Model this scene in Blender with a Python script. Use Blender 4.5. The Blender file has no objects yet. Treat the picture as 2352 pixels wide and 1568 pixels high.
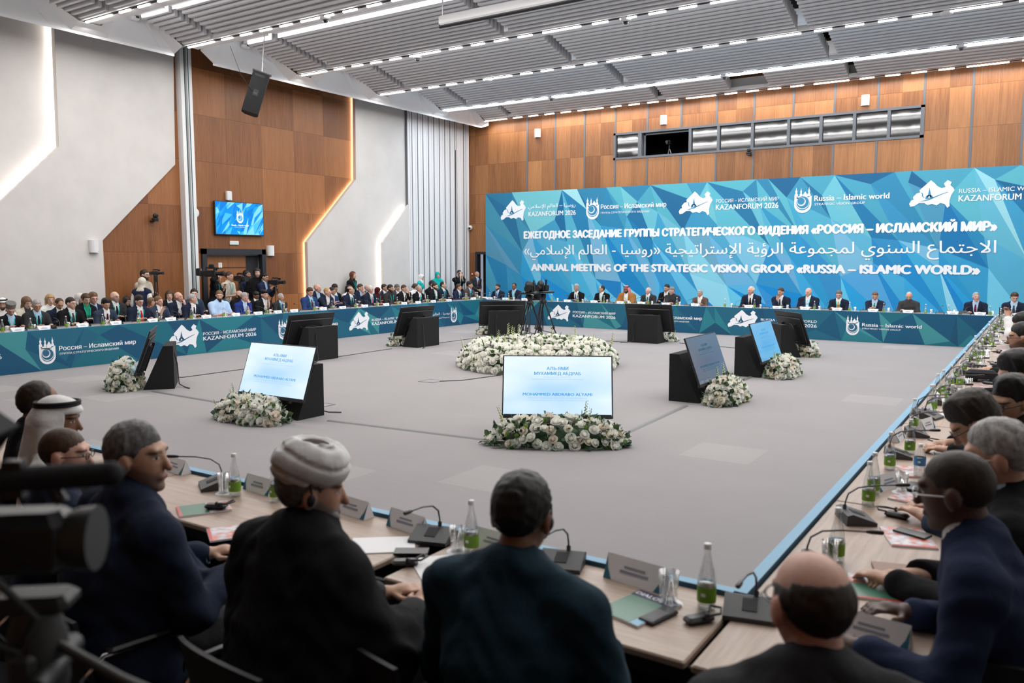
import bpy, math, random
import numpy as np
from mathutils import Vector, Matrix
from mathutils.geometry import delaunay_2d_cdt, tessellate_polygon
RND = random.Random(11)
S = bpy.context.scene
COL = S.collection
PI = math.pi
rad = math.radians
# ---------------------------------------------------------------- camera, world, exposure
FPX, YAW, PIT, CAMH = 1872.8, rad(33.168), rad(5.716), 2.08
cd = bpy.data.cameras.new('camera'); cam = bpy.data.objects.new('camera', cd); COL.objects.link(cam)
cam.location = (0, 0, CAMH); cam.rotation_euler = (PI / 2 - PIT, 0, YAW)
cd.sensor_width = 36.0; cd.lens = FPX / 2352 * 36.0; cd.clip_start = 0.05; cd.clip_end = 200
cd.dof.use_dof = True; cd.dof.focus_distance = 17.0; cd.dof.aperture_fstop = 2.8
S.camera = cam
S.view_settings.view_transform = 'Standard'; S.view_settings.look = 'None'
S.view_settings.gamma = 1.0; S.view_settings.use_curve_mapping = False
S.view_settings.exposure = 0.25
w = bpy.data.worlds.new('world'); S.world = w; w.use_nodes = True
w.node_tree.nodes['Background'].inputs[0].default_value = (0.8, 0.85, 1, 1)
w.node_tree.nodes['Background'].inputs[1].default_value = 0.3
cy = S.cycles
cy.max_bounces = 6; cy.diffuse_bounces = 3; cy.glossy_bounces = 3; cy.transmission_bounces = 4; cy.transparent_max_bounces = 10
cy.caustics_reflective = False; cy.caustics_refractive = False; cy.sample_clamp_indirect = 6.0
cy.use_denoising = True
LY = [0.75, 3.9, 7.1, 10.33, 12.87, 16.5, 19.75, 22.95, 25.55]     # the ceiling's light lines, front of the room to the back
def area(name, loc, sx, sy, energy, col=(1, 1, 1), rot=(0, 0, 0)):
    l = bpy.data.lights.new(name, 'AREA'); l.shape = 'RECTANGLE'; l.size = sx; l.size_y = sy
    l.energy = energy; l.color = col
    o = bpy.data.objects.new(name, l); COL.objects.link(o); o.location = loc; o.rotation_euler = rot
    return o
LINE_W = [16, 66, 112, 150, 135, 140, 140, 165, 85]
for i, yk in enumerate(LY):
    cool = i == 7
    area('line_lamp', (-7.0, yk + (0.1 if i < 8 else 0.0), 7.17), 22.0, 0.4 if cool else 0.12, LINE_W[i] * 2.9, (0.80, 0.91, 1) if cool else (1, 0.975, 0.95))
for i in range(1, 8):                            # uplights hidden on top of the beams, washing the baffles
    area('beam_uplight', (-7.0, LY[i] + .36, 7.52), 22.0, .10, [0, 12, 25, 45, 48, 48, 48, 36][i], (.80, .91, 1) if i == 6 else (1, .98, .96), (rad(104), 0, 0))
# ---------------------------------------------------------------- pixel ray helpers (photo frame 2352 x 1568 -> points in the room)
_f = Vector((-math.sin(YAW) * math.cos(PIT), math.cos(YAW) * math.cos(PIT), -math.sin(PIT)))
_r = Vector((math.cos(YAW), math.sin(YAW), 0)); _u = _r.cross(_f)
def ray(x, y): return _f + _r * ((x - 1176) / FPX) + _u * ((784 - y) / FPX)
def on(x, y, ax, val):
    d = ray(x, y); o = Vector((0, 0, CAMH)); return o + d * ((val - o[ax]) / d[ax])
# ---------------------------------------------------------------- mesh helpers
class MB:
    def __init__(s): s.v = []; s.f = []; s.m = []; s.sm = []
    def add(s, vs, fs, mi=0, smooth=False, M=None):
        o = len(s.v)
        s.v += [tuple(M @ Vector(p)) for p in vs] if M else [tuple(p) for p in vs]
        for f in fs: s.f.append(tuple(i + o for i in f)); s.m.append(mi); s.sm.append(smooth)
        return s
    def box(s, c, d, M=None, mi=0, bv=0.0):
        x, y, z = d[0] / 2, d[1] / 2, d[2] / 2
        if bv > 0:
            b = min(bv, x * .9, y * .9, z * .9)
            ring = [(x - b, -y), (x, -y + b), (x, y - b), (x - b, y), (-x + b, y), (-x, y - b), (-x, -y + b), (-x + b, -y)]
            rin = [(px * (x - b) / x, py * (y - b) / y) for px, py in ring]
            vs = []
            for rr, zz in ((rin, -z), (ring, -z + b), (ring, z - b), (rin, z)): vs += [(px + c[0], py + c[1], zz + c[2]) for px, py in rr]
            fs = [tuple(range(7, -1, -1)), tuple(range(24, 32))]
            for k in range(3):
                for i in range(8): fs.append((k * 8 + i, k * 8 + (i + 1) % 8, k * 8 + 8 + (i + 1) % 8, k * 8 + 8 + i))
            return s.add(vs, fs, mi, False, M)
        vs = [(c[0] + i * x, c[1] + j * y, c[2] + k * z) for i in (-1, 1) for j in (-1, 1) for k in (-1, 1)]
        return s.add(vs, [(0, 1, 3, 2), (4, 6, 7, 5), (0, 4, 5, 1), (2, 3, 7, 6), (0, 2, 6, 4), (1, 5, 7, 3)], mi, False, M)
    def tube(s, pts, r, n=8, mi=0, M=None):
        pts = [Vector(p) for p in pts]; vs = []; fs = []
        rs = r if isinstance(r, (list, tuple)) else [r] * len(pts)
        up = None
        for i, p in enumerate(pts):
            t = (pts[min(i + 1, len(pts) - 1)] - pts[max(i - 1, 0)]).normalized()
            if up is None: up = Vector((0, 0, 1)) if abs(t.z) < .9 else Vector((1, 0, 0))
            a = t.cross(up).normalized(); b = a.cross(t).normalized(); up = b
            for k in range(n):
                q = 2 * PI * k / n; vs.append(p + (a * math.cos(q) + b * math.sin(q)) * rs[i])
        for i in range(len(pts) - 1):
            for k in range(n): fs.append((i * n + k, i * n + (k + 1) % n, (i + 1) * n + (k + 1) % n, (i + 1) * n + k))
        s.add(vs, fs, mi, True, M)
        s.add(vs[:n], [tuple(range(n - 1, -1, -1))], mi, False, M); s.add(vs[-n:], [tuple(range(n))], mi, False, M)
        return s
    def lathe(s, prof, n=14, c=(0, 0, 0), mi=0, M=None, smooth=True):
        vs = []; fs = []
        for r_, z in prof:
            for k in range(n):
                q = 2 * PI * k / n; vs.append((c[0] + r_ * math.cos(q), c[1] + r_ * math.sin(q), c[2] + z))
        for i in range(len(prof) - 1):
            for k in range(n): fs.append((i * n + k, i * n + (k + 1) % n, (i + 1) * n + (k + 1) % n, (i + 1) * n + k))
        return s.add(vs, fs, mi, smooth, M)
    def ball(s, c, r_, n=10, mi=0, M=None):
        rr = r_ if isinstance(r_, (tuple, list)) else (r_, r_, r_); m = n // 2 + 1; vs = []; fs = []
        for i in range(m + 1):
            th = PI * i / m
            for k in range(n):
                q = 2 * PI * k / n
                vs.append((c[0] + rr[0] * math.sin(th) * math.cos(q), c[1] + rr[1] * math.sin(th) * math.sin(q), c[2] - rr[2] * math.cos(th)))
        for i in range(m):
            for k in range(n): fs.append((i * n + k, i * n + (k + 1) % n, (i + 1) * n + (k + 1) % n, (i + 1) * n + k))
        return s.add(vs, fs, mi, True, M)
    def poly(s, pts, mi=0, M=None):            # a flat polygon in local x, y (z = 0), maybe concave
        t = tessellate_polygon([[Vector((p[0], p[1], 0)) for p in pts]])
        fs = []
        for a, b, c in t:
            A, B, C = pts[a], pts[b], pts[c]
            if (B[0] - A[0]) * (C[1] - A[1]) - (B[1] - A[1]) * (C[0] - A[0]) < 0: a, b, c = c, b, a
            fs.append((a, b, c))
        return s.add([(p[0], p[1], 0) for p in pts], fs, mi, False, M)
    def prism(s, pts, z0, z1, mi=0, M=None):   # polygon extruded along local z
        n = len(pts); ar = sum(pts[i][0] * pts[(i + 1) % n][1] - pts[(i + 1) % n][0] * pts[i][1] for i in range(n))
        if ar < 0: pts = pts[::-1]
        t = tessellate_polygon([[Vector((p[0], p[1], 0)) for p in pts]]); fs = []
        for a, b, c in t:
            A, B, C = pts[a], pts[b], pts[c]
            if (B[0] - A[0]) * (C[1] - A[1]) - (B[1] - A[1]) * (C[0] - A[0]) < 0: a, b, c = c, b, a
            fs += [(c, b, a), (a + n, b + n, c + n)]
        fs += [(i, (i + 1) % n, (i + 1) % n + n, i + n) for i in range(n)]
        return s.add([(p[0], p[1], z0) for p in pts] + [(p[0], p[1], z1) for p in pts], fs, mi, False, M)
    def build(s, name, mats, parent=None):
        me = bpy.data.meshes.new(name); me.from_pydata(s.v, [], s.f)
        for m in (mats if isinstance(mats, (list, tuple)) else [mats]): me.materials.append(m)
        if len(me.materials) > 1: me.polygons.foreach_set('material_index', s.m)
        me.polygons.foreach_set('use_smooth', s.sm); me.update()
        return link(name, me, parent)
def link(name, me, parent=None):
    o = bpy.data.objects.new(name, me); COL.objects.link(o)
    if parent: o.parent = parent
    return o
def tag(o, label, cat, group=None):
    o['label'] = label; o['category'] = cat
    if group: o['group'] = group
    return o
def thing(name, label, cat, loc=(0, 0, 0), rz=0, group=None):
    o = bpy.data.objects.new(name, None); COL.objects.link(o); o.location = loc; o.rotation_euler = (0, 0, rz)
    o.empty_display_size = .1
    return tag(o, label, cat, group)
def struct(o): o['kind'] = 'structure'; return o
KIDS = {}
def copy_tree(o, parent=None):
    c = o.copy(); COL.objects.link(c); c.parent = parent
    ks = KIDS.get(o.name)
    if ks is None: ks = KIDS[o.name] = list(o.children)
    for k in ks: copy_tree(k, c)
    return c
def frame(o, right, up):
    r_ = Vector(right).normalized(); u_ = Vector(up).normalized(); n = r_.cross(u_)
    return Matrix(((r_.x, u_.x, n.x, o[0]), (r_.y, u_.y, n.y, o[1]), (r_.z, u_.z, n.z, o[2]), (0, 0, 0, 1)))
# ---------------------------------------------------------------- materials
MATS = {}
def sock(nt, node, key, val):
    i = node.inputs[key]
    if hasattr(val, 'links') or isinstance(val, bpy.types.NodeSocket): nt.links.new(val, i)
    elif isinstance(val, (tuple, list)): i.default_value = tuple(val) + ((1,) if len(val) == 3 and i.type == 'RGBA' else ())
    else: i.default_value = val
class NT:
    def __init__(s, name):
        s.mat = bpy.data.materials.new(name); s.mat.use_nodes = True; s.nt = s.mat.node_tree
        s.b = s.nt.nodes['Principled BSDF']
    def node(s, t, **k):
        n = s.nt.nodes.new(t)
        ins = k.pop('ins', {})
        for a, b in k.items(): setattr(n, a, b)
        for a, b in ins.items(): sock(s.nt, n, a, b)
        return n
    def m(s, op, a, b=0.0, c=0.0):
        n = s.nt.nodes.new('ShaderNodeMath'); n.operation = op
        sock(s.nt, n, 0, a); sock(s.nt, n, 1, b)
        if op in ('MULTIPLY_ADD', 'SMOOTH_MIN', 'COMPARE'): sock(s.nt, n, 2, c)
        return n.outputs[0]
    def mix(s, f, a, b, mode='MIX'):
        n = s.nt.nodes.new('ShaderNodeMix'); n.data_type = 'RGBA'; n.blend_type = mode
        sock(s.nt, n, 0, f); sock(s.nt, n, 6, a); sock(s.nt, n, 7, b); return n.outputs[2]
    def set(s, **k):
        for a, b in k.items(): sock(s.nt, s.b, a.replace('_', ' '), b)
        return s.mat
    def co(s): 
        n = s.node('ShaderNodeTexCoord'); return n.outputs['Object']
    def xyz(s, v):
        n = s.node('ShaderNodeSeparateXYZ', ins={0: v}); return n.outputs
    def noise(s, v, scale, det=3.0, rough=.6, stretch=None):
        if stretch: v = s.node('ShaderNodeVectorMath', operation='MULTIPLY', ins={0: v, 1: stretch}).outputs[0]
        return s.node('ShaderNodeTexNoise', ins={'Vector': v, 'Scale': scale, 'Detail': det, 'Roughness': rough}).outputs[0]
    def ramp(s, f, lo, hi):
        n = s.node('ShaderNodeMapRange', ins={0: f, 1: lo, 2: hi}); return n.outputs[0]
    def bump(s, h, strength=.2, dist=.01):
        n = s.node('ShaderNodeBump', ins={'Strength': strength, 'Distance': dist, 'Height': h}); sock(s.nt, s.b, 'Normal', n.outputs[0])
def pm(name, col, rough=.5, metal=0.0, var=0.0, vs=30.0, bump=0.0, spec=.5, **k):
    key = name
    if key in MATS: return MATS[key]
    n = NT(name); c = tuple(col)
    if var or bump:
        f = n.noise(n.co(), vs, 4)
        if var: c = n.mix(n.ramp(f, .3, .7), tuple(x * (1 - var) for x in col), tuple(min(1, x * (1 + var)) for x in col))
        if bump: n.bump(f, bump, .004)
    MATS[key] = n.set(Base_Color=c, Roughness=rough, Metallic=metal, Specular_IOR_Level=spec, **k)
    return MATS[key]
def em(name, col, st, base=(0, 0, 0)):
    if name in MATS: return MATS[name]
    n = NT(name); MATS[name] = n.set(Base_Color=base, Emission_Color=col, Emission_Strength=st, Roughness=.3)
    return MATS[name]
def glassy(name, tint, gl=.12, rough=.02):
    n = NT(name); nt = n.nt
    t = n.node('ShaderNodeBsdfTransparent', ins={0: tint}); g = n.node('ShaderNodeBsdfGlossy', ins={0: (1, 1, 1), 'Roughness': rough})
    fr = n.node('ShaderNodeLayerWeight', ins={0: .35})
    f = n.m('ADD', n.m('MULTIPLY', fr.outputs[1], .55), gl)
    mx = n.node('ShaderNodeMixShader', ins={0: f, 1: t.outputs[0], 2: g.outputs[0]})
    nt.links.new(mx.outputs[0], nt.nodes['Material Output'].inputs[0]); return n.mat
def wood_mat(name, ax, cw, off, ch, zoff, base, dark):
    n = NT(name); co = n.co(); X = n.xyz(co); a = X[ax]
    ci = n.m('FLOOR', n.m('DIVIDE', n.m('SUBTRACT', a, off), cw)); ri = n.m('FLOOR', n.m('DIVIDE', n.m('SUBTRACT', X[2], zoff), ch))
    comb = n.node('ShaderNodeCombineXYZ', ins={0: ci, 1: ri}).outputs[0]
    wn = n.node('ShaderNodeTexWhiteNoise', noise_dimensions='2D', ins={'Vector': comb}).outputs[0]
    st = [1, 1, 1]; st[2] = .055
    sh = n.node('ShaderNodeVectorMath', operation='MULTIPLY_ADD', ins={0: comb, 1: (3.1, 7.7, 5.3), 2: co}).outputs[0]
    g = n.noise(sh, 26, 6, .7, tuple(st)); g2 = n.noise(sh, 3.0, 2, .5, tuple(st))
    f = n.m('ADD', n.m('MULTIPLY', g, .9), n.m('ADD', n.m('MULTIPLY', g2, .5), n.m('MULTIPLY', wn, .55)))
    c = n.mix(n.ramp(f, .68, 1.38), dark, base)
    fx = n.m('FRACT', n.m('DIVIDE', n.m('SUBTRACT', a, off), cw)); fz = n.m('FRACT', n.m('DIVIDE', n.m('SUBTRACT', X[2], zoff), ch))
    j = n.m('MAXIMUM', n.m('LESS_THAN', fx, .008 / cw), n.m('LESS_THAN', fz, .012 / ch))
    c = n.mix(n.m('MULTIPLY', j, .55), c, tuple(x * .35 for x in dark))
    n.bump(n.m('SUBTRACT', g, n.m('MULTIPLY', j, 2.0)), .12, .003)
    return n.set(Base_Color=c, Roughness=.42, Specular_IOR_Level=.4)
M_white = pm('white_plaster', (.64, .615, .595), .75, var=.05, vs=1.3, bump=.05)
M_ceil = pm('white_ceiling_paint', (.82, .82, .83), .55)
M_slat = pm('grey_white_baffle', (.70, .70, .72), .55)
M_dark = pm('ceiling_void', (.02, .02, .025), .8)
M_black = pm('black_plastic', (.012, .012, .014), .38)
M_blackm = pm('black_matte', (.010, .010, .012), .85, var=.3, vs=120)
M_blk2 = pm('black_fabric', (.012, .012, .016), .85, var=.3, vs=90)
M_chrome = pm('chrome', (.75, .75, .78), .12, 1.0)
M_alu = pm('brushed_aluminium', (.6, .61, .63), .35, .9)
M_steel = pm('white_painted_steel', (.78, .78, .79), .4)
M_grey = pm('grey_frame', (.13, .135, .15), .45)
M_darkdoor = pm('anthracite_frame', (.018, .02, .026), .5)
M_tube = em('lit_tube', (1, .97, .94), 9.0)
M_tubec = em('lit_tube_cool', (.85, .93, 1), 11.0)
M_slat_glow = em('slat_face_glow', (1, 1, 1), 1.1, (.8, .8, .8))  # emission put in for brightly lit slat faces, not a lamp
M_cove = em('cove_led', (1, .91, .82), 52.0)
M_cove_w = em('cove_led_warm', (1, .74, .48), 34.0)
M_paper = pm('white_paper', (.82, .82, .84), .6)
M_paperin = pm('card_print_teal', (.03, .17, .25), .5)
M_text = pm('white_print', (.86, .88, .92), .6)
M_ink = pm('dark_print', (.05, .06, .09), .6)
M_glass = glassy('clear_glass', (.95, .96, .96))
M_win = glassy('booth_window_glass', (.45, .46, .48), .07, .05)
M_water = glassy('bottled_water', (.86, .90, .88), .06)
M_label = pm('green_label', (.17, .36, .025), .5)
M_cap = pm('white_bottle_cap', (.8, .8, .8), .4)
M_blab = pm('blue_label', (.06, .25, .55), .5)
def desk_mat():
    n = NT('light_wood_laminate'); co = n.co()
    g = n.noise(co, 9, 6, .6, (.25, 4.0, 1)); c = n.mix(n.ramp(g, .25, .75), (.30, .215, .165), (.46, .35, .28))
    return n.set(Base_Color=c, Roughness=.38)
def desk_mat_y():
    n = NT('light_wood_laminate_lengthwise'); co = n.co()
    g = n.noise(co, 9, 6, .6, (4.0, .25, 1)); c = n.mix(n.ramp(g, .25, .75), (.30, .215, .165), (.46, .35, .28))
    return n.set(Base_Color=c, Roughness=.38)
M_desk = desk_mat(); M_desk_y = desk_mat_y()
def carpet():
    n = NT('grey_carpet_tiles'); co = n.co(); X = n.xyz(co)
    def cell(o1, o2, sz): return n.node('ShaderNodeTexWhiteNoise', noise_dimensions='2D', ins={'Vector': n.node('ShaderNodeCombineXYZ', ins={0: n.m('FLOOR', n.m('DIVIDE', n.m('ADD', X[0], o1), sz)), 1: n.m('FLOOR', n.m('DIVIDE', n.m('ADD', X[1], o2), sz))}).outputs[0]}).outputs[0]
    w1 = cell(.2, .1, .75); w2 = cell(.2, .1, .75)
    f = n.noise(co, 240, 2, .7); f2 = n.noise(co, 1.1, 3, .5); f3 = n.noise(co, 14, 3, .6, (.15, 3, 1))
    c = n.mix(n.ramp(f, .25, .75), (.235, .222, .226), (.345, .328, .332))
    c = n.mix(n.m('MULTIPLY', n.m('GREATER_THAN', w1,   .955), .16), c, (.50, .475, .46))
    c = n.mix(n.m('MULTIPLY', n.ramp(f2, .35, .7), .14), c, (.20, .19, .20)); c = n.mix(n.m('MULTIPLY', n.ramp(f3, .4, .8), .10), c, (.42, .41, .42))
    n.bump(f, .25, .004)
    return n.set(Base_Color=c, Roughness=.95, Specular_IOR_Level=.1)
M_carpet = carpet()
# ---------------------------------------------------------------- lettering
_AR = {'ا': (0xFE8D, 0), 'إ': (0xFE87, 0), 'ب': (0xFE8F, 1), 'ة': (0xFE93, 0), 'ت': (0xFE95, 1), 'ج': (0xFE9D, 1), 'ر': (0xFEAD, 0), 'س': (0xFEB1, 1), 'ع': (0xFEC9, 1), 'ل': (0xFEDD, 1), 'م': (0xFEE1, 1), 'ن': (0xFEE5, 1), 'و': (0xFEED, 0), 'ؤ': (0xFE85, 0), 'ي': (0xFEF1, 1)}
def arabic(s):                                  # joins the letters (presentation forms) and lays them out right to left
    out = []; i = 0
    def joins(c): return c in _AR and _AR[c][1]
    while i < len(s):
        c = s[i]; prev = i > 0 and joins(s[i - 1]); nxt = i + 1 < len(s) and s[i + 1] in _AR
        if c == 'ل' and nxt and s[i + 1] in 'اإ':
            out.append(chr({'ا': 0xFEFB, 'إ': 0xFEF9}[s[i + 1]] + (1 if prev else 0))); i += 2; continue
        if c in _AR:
            b, d = _AR[c]
            out.append(chr(b + ((3 if prev else 2) if d and nxt else (1 if prev else 0))))
        else: out.append({'«': '»', '»': '«'}.get(c, c))
        i += 1
    return ''.join(reversed(out))
_TX = {}
def text(mb, s, M, x, y, w=None, h=1.0, bold=.0, al='L', mi=0, res=2):
    """letters with cap height h, left end at x on baseline y of frame M; w squeezes the line to that width"""
    key = (s, res)
    if key not in _TX:
        cu = bpy.data.curves.new('t', 'FONT'); cu.body = s; cu.resolution_u = res; cu.fill_mode = 'NONE'
        o = bpy.data.objects.new('t', cu); COL.objects.link(o)
        dg = bpy.context.evaluated_depsgraph_get(); me = o.evaluated_get(dg).to_mesh()
        pv = [(v.co.x, v.co.y) for v in me.vertices]; pe = [tuple(e.vertices) for e in me.edges]
        t_ = delaunay_2d_cdt([Vector(q) for q in pv], pe, [], 0, 1e-5); tv = np.array([(q.x, q.y) for q in t_[0]]); tf = np.array([f for f in t_[2] if len(f) == 3])
        cen = tv[tf].mean(1); A_ = np.array([pv[a] for a, b in pe]); B_ = np.array([pv[b] for a, b in pe]); wn_ = np.zeros(len(cen), int)
        for k0 in range(0, len(cen), 1500):          # winding number of each triangle's middle: overlapping strokes fill, counters stay open
            c_ = cen[k0:k0 + 1500]; y0_, y1_ = A_[None, :, 1], B_[None, :, 1]; cr = (B_[None, :, 0] - A_[None, :, 0]) * (c_[:, None, 1] - y0_) - (c_[:, None, 0] - A_[None, :, 0]) * (y1_ - y0_)
            up_ = (y0_ <= c_[:, None, 1]) & (y1_ > c_[:, None, 1]) & (cr > 0); dn_ = (y0_ > c_[:, None, 1]) & (y1_ <= c_[:, None, 1]) & (cr < 0); wn_[k0:k0 + 1500] = up_.sum(1) - dn_.sum(1)
        _TX[key] = ([(q[0], q[1], 0) for q in tv], [tuple(f) for f in tf[wn_ != 0].tolist()])
        o.evaluated_get(dg).to_mesh_clear(); bpy.data.objects.remove(o); bpy.data.curves.remove(cu)
    vs, fs = _TX[key]
    x0 = min(v[0] for v in vs); x1 = max(v[0] for v in vs)
    k = h / .70; kx = k if w is None else w / (x1 - x0)
    ox = {'L': x, 'C': x - (x1 - x0) * kx / 2, 'R': x - (x1 - x0) * kx}[al]
    for q, (dx, dy) in enumerate([(0, 0)] if bold <= 0 else [(-bold, 0), (bold, 0), (0, 0)] if bold < .035 else [(-bold, 0), (bold, 0), (0, bold * .6), (0, -bold * .6), (0, 0)]):   # heavier strokes: close-set passes of the same line
        mb.add([((v[0] - x0) * kx + ox + dx * h * 1.4, v[1] * k + y + dy * h * 1.4, q * .0003) for v in vs], fs, mi, False, M)
_MAP = [(0, .18), (.04, .30), (.10, .33), (.08, .42), (.16, .55), (.24, .58), (.22, .66), (.34, .82), (.47, 1), (.55, .90), (.62, .78), (.72, .70), (.80, .74), (.76, .86), (.84, .98), (.93, .90), (.90, .80), (.97, .70), (1, .62), (.93, .44), (.90, .24), (.91, .06), (.86, 0), (.80, .14), (.70, .18), (.62, .10), (.52, .16), (.42, .12), (.34, .20), (.22, .20), (.12, .10), (.03, .08)]
def region_map(mb, M, x, y, w, h, wm=0, bm=1):
    mb.poly([(x + p[0] * w, y + p[1] * h) for p in _MAP], wm, M)
    M2 = M @ Matrix.Translation((0, 0, .0015)); q = lambda L: [(x + a * w, y + b * h) for a, b in L]
    mb.poly(q([(.40, .40), (.42, .52), (.435, .62), (.45, .74), (.465, .62), (.48, .52), (.50, .40)]), bm, M2)
    mb.poly(q([(.36, .33), (.54, .37), (.53, .41), (.50, .47), (.40, .47), (.37, .42)]), bm, M2)
    mb.poly(q([(.22, .24), (.33, .29), (.45, .34), (.58, .42), (.70, .49), (.86, .57), (.86, .55), (.70, .46), (.58, .38), (.46, .30), (.34, .26)]), bm, M2)
    mb.poly(q([(.24, .58), (.30, .55), (.31, .44), (.35, .38), (.33, .38), (.285, .44), (.28, .53)]), bm, M2)
    mb.poly([(x + w * (.447 + .022 * math.cos(t * PI / 5)), y + h * (.405 + .03 * math.sin(t * PI / 5))) for t in range(10)], wm, M @ Matrix.Translation((0, 0, .003)))
def arc(cx, cy, r1, r2, dx, dy, n=28):           # crescent: circle r1 minus shifted circle r2, as one ring polygon pair
    return [(cx + r1 * math.cos(2 * PI * k / n), cy + r1 * math.sin(2 * PI * k / n)) for k in range(n)], [(cx + dx + r2 * math.cos(2 * PI * k / n), cy + dy + r2 * math.sin(2 * PI * k / n)) for k in range(n)]
def emblem(mb, M, x, y, w, h, wm=0, bm=1):       # white spires over a round shield with nested blue crescents
    r = w / 2; cx = x + r; cy = y + r
    top = y + h; sh = y + h * .66
    def spire(c, hw, t): return [(c + hw, sh - h * .02), (c + hw, sh + h * .06), (c + hw * .55, sh + h * .08), (c + hw * .5, sh + (t - sh) * .45), (c + hw * .75, sh + (t - sh) * .5), (c + hw * .2, sh + (t - sh) * .72), (c, t), (c - hw * .2, sh + (t - sh) * .72), (c - hw * .75, sh + (t - sh) * .5), (c - hw * .5, sh + (t - sh) * .45), (c - hw * .55, sh + h * .08), (c - hw, sh + h * .06), (c - hw, sh - h * .02)]
    pts = [(x, cy)] + [(cx + r * math.cos(PI + PI * k / 20), cy + r * math.sin(PI + PI * k / 20)) for k in range(1, 20)] + [(x + w, cy)]
    pts += [(x + w, sh)] + [(x + w * .78, sh - h * .07), (x + w * .22, sh - h * .07)] + [(x, sh)]
    mb.poly(pts, wm, M)
    for c, hw, t in ((x + w * .10, w * .10, top), (x + w * .38, w * .08, top - h * .02), (x + w * .84, w * .09, top)): mb.poly(spire(c, hw, t)[::-1], wm, M)
    mb.poly([(x + w * .48, sh - h * .1), (x + w * .76, sh - h * .1), (x + w * .76, sh + h * .02), (x + w * .70, sh + h * .09), (x + w * .62, sh + h * .17), (x + w * .54, sh + h * .09), (x + w * .48, sh + h * .02)], wm, M)
    mb.poly([(x + w * .1, sh - h * .1), (x + w * .5, sh - h * .1), (x + w * .45, sh - h * .02), (x + w * .3, sh + h * .0), (x + w * .2, sh - h * .02)], wm, M)
    k = 0
    for rr, ox, oy, m in ((.80, .0, .12, bm), (.76, -.02, .20, wm), (.72, -.02, .26, bm), (.50, -.16, .34, wm), (.42, -.20, .40, bm)):
        k += 1
        mb.poly([(cx + r * (ox + rr * math.cos(2 * PI * t / 28)), cy + r * (oy + rr * math.sin(2 * PI * t / 28))) for t in range(28)], m, M @ Matrix.Translation((0, 0, .0012 * k)))
# ---------------------------------------------------------------- faceted print: shards of blue on a flat sheet
def facet_mat(name, emit=0.0):
    n = NT(name); a = n.node('ShaderNodeAttribute', attribute_name='shade', attribute_type='GEOMETRY').outputs[0]
    if emit: return n.set(Base_Color=(0, 0, 0), Emission_Color=a, Emission_Strength=emit, Roughness=.2)
    return n.set(Base_Color=a, Roughness=.45, Specular_IOR_Level=.25)
M_print = facet_mat('faceted_blue_print'); M_screen_blue = facet_mat('blue_screen_image', 1.15)
def facets(name, mat, M, w, h, cell, palette, seed, parent=None, skew=.9, stretch=1.0):
    rn = random.Random(seed); pts = [(0, 0), (w, 0), (w, h), (0, h)]
    nx = max(2, int(w / (cell * 1.0))); ny = max(1, int(round(h / (cell * 1.15 * stretch))))
    for i in range(1, nx): pts += [(w * (i + rn.uniform(-.42, .42)) / nx, 0), (w * (i + rn.uniform(-.42, .42)) / nx, h)]
    for j in range(1, ny): pts += [(0, h * j / ny), (w, h * j / ny)]
    for i in range(nx):
        for j in range(ny):
            yy = h * (j + .5 + rn.uniform(-.42, .42)) / ny; xx = w * (i + .5 + rn.uniform(-.48, .48)) / nx
            if .02 * w < xx < .98 * w and .04 * h < yy < .96 * h: pts.append((xx, yy))
    sk = [(p[0] * 1.5 + skew * p[1], p[1] * .62) for p in pts]      # slanted metric: long diagonal shards
    tri = delaunay_2d_cdt([Vector(p) for p in sk], [], [list(range(4))], 0, 1e-6)
    vs = tri[0]; P = [((v.x - skew * v.y / .62) / 1.5, v.y / .62, 0) for v in vs]
    fs = []; cols = []
    for f in tri[2]:
        fs.append(tuple(f)); yc = sum(P[i][1] for i in f) / len(f) / h
        cols.append(palette(rn, yc, sum(P[i][0] for i in f) / len(f) / w))
    me = bpy.data.meshes.new(name); me.from_pydata([tuple(M @ Vector(p)) for p in P], [], fs); me.materials.append(mat)
    at = me.color_attributes.new('shade', 'FLOAT_COLOR', 'CORNER'); k = 0; buf = []
    for f, c in zip(fs, cols): buf += list(c + (1,)) * len(f)
    at.data.foreach_set('color', buf)
    return link(name, me, parent)
def lerp3(a, b, t): return tuple(x + (y - x) * t for x, y in zip(a, b))
def pal_banner(rn, v, u):
    t = rn.random()
    lo = rn.choice([(.007, .27, .66), (.02, .34, .70), (.05, .43, .74), (.13, .55, .78), (.30, .68, .84), (.008, .20, .56), (.03, .38, .72), (.01, .24, .60)])
    hi = rn.choice([(.012, .12, .26), (.030, .22, .38), (.07, .34, .46), (.16, .50, .56), (.34, .66, .70), (.018, .16, .31), (.05, .28, .43), (.10, .42, .50)])
    c = lerp3(lo, hi, min(1, max(0, v * 1.25 - .1)))
    if u < .09: c = lerp3(c, (.02, .14, .26), .45)
    return c
def pal_panel(rn, v, u): return rn.choice([(.014, .080, .155), (.012, .095, .18), (.018, .125, .20), (.016, .145, .20), (.026, .20, .25), (.055, .27, .30), (.012, .085, .17), (.018, .13, .21)])
def pal_tv(rn, v, u): return rn.choice([(.0, .18, .62), (.0, .25, .72), (.01, .32, .80), (.06, .45, .88), (.2, .6, .92), (0, .22, .68)])
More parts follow.
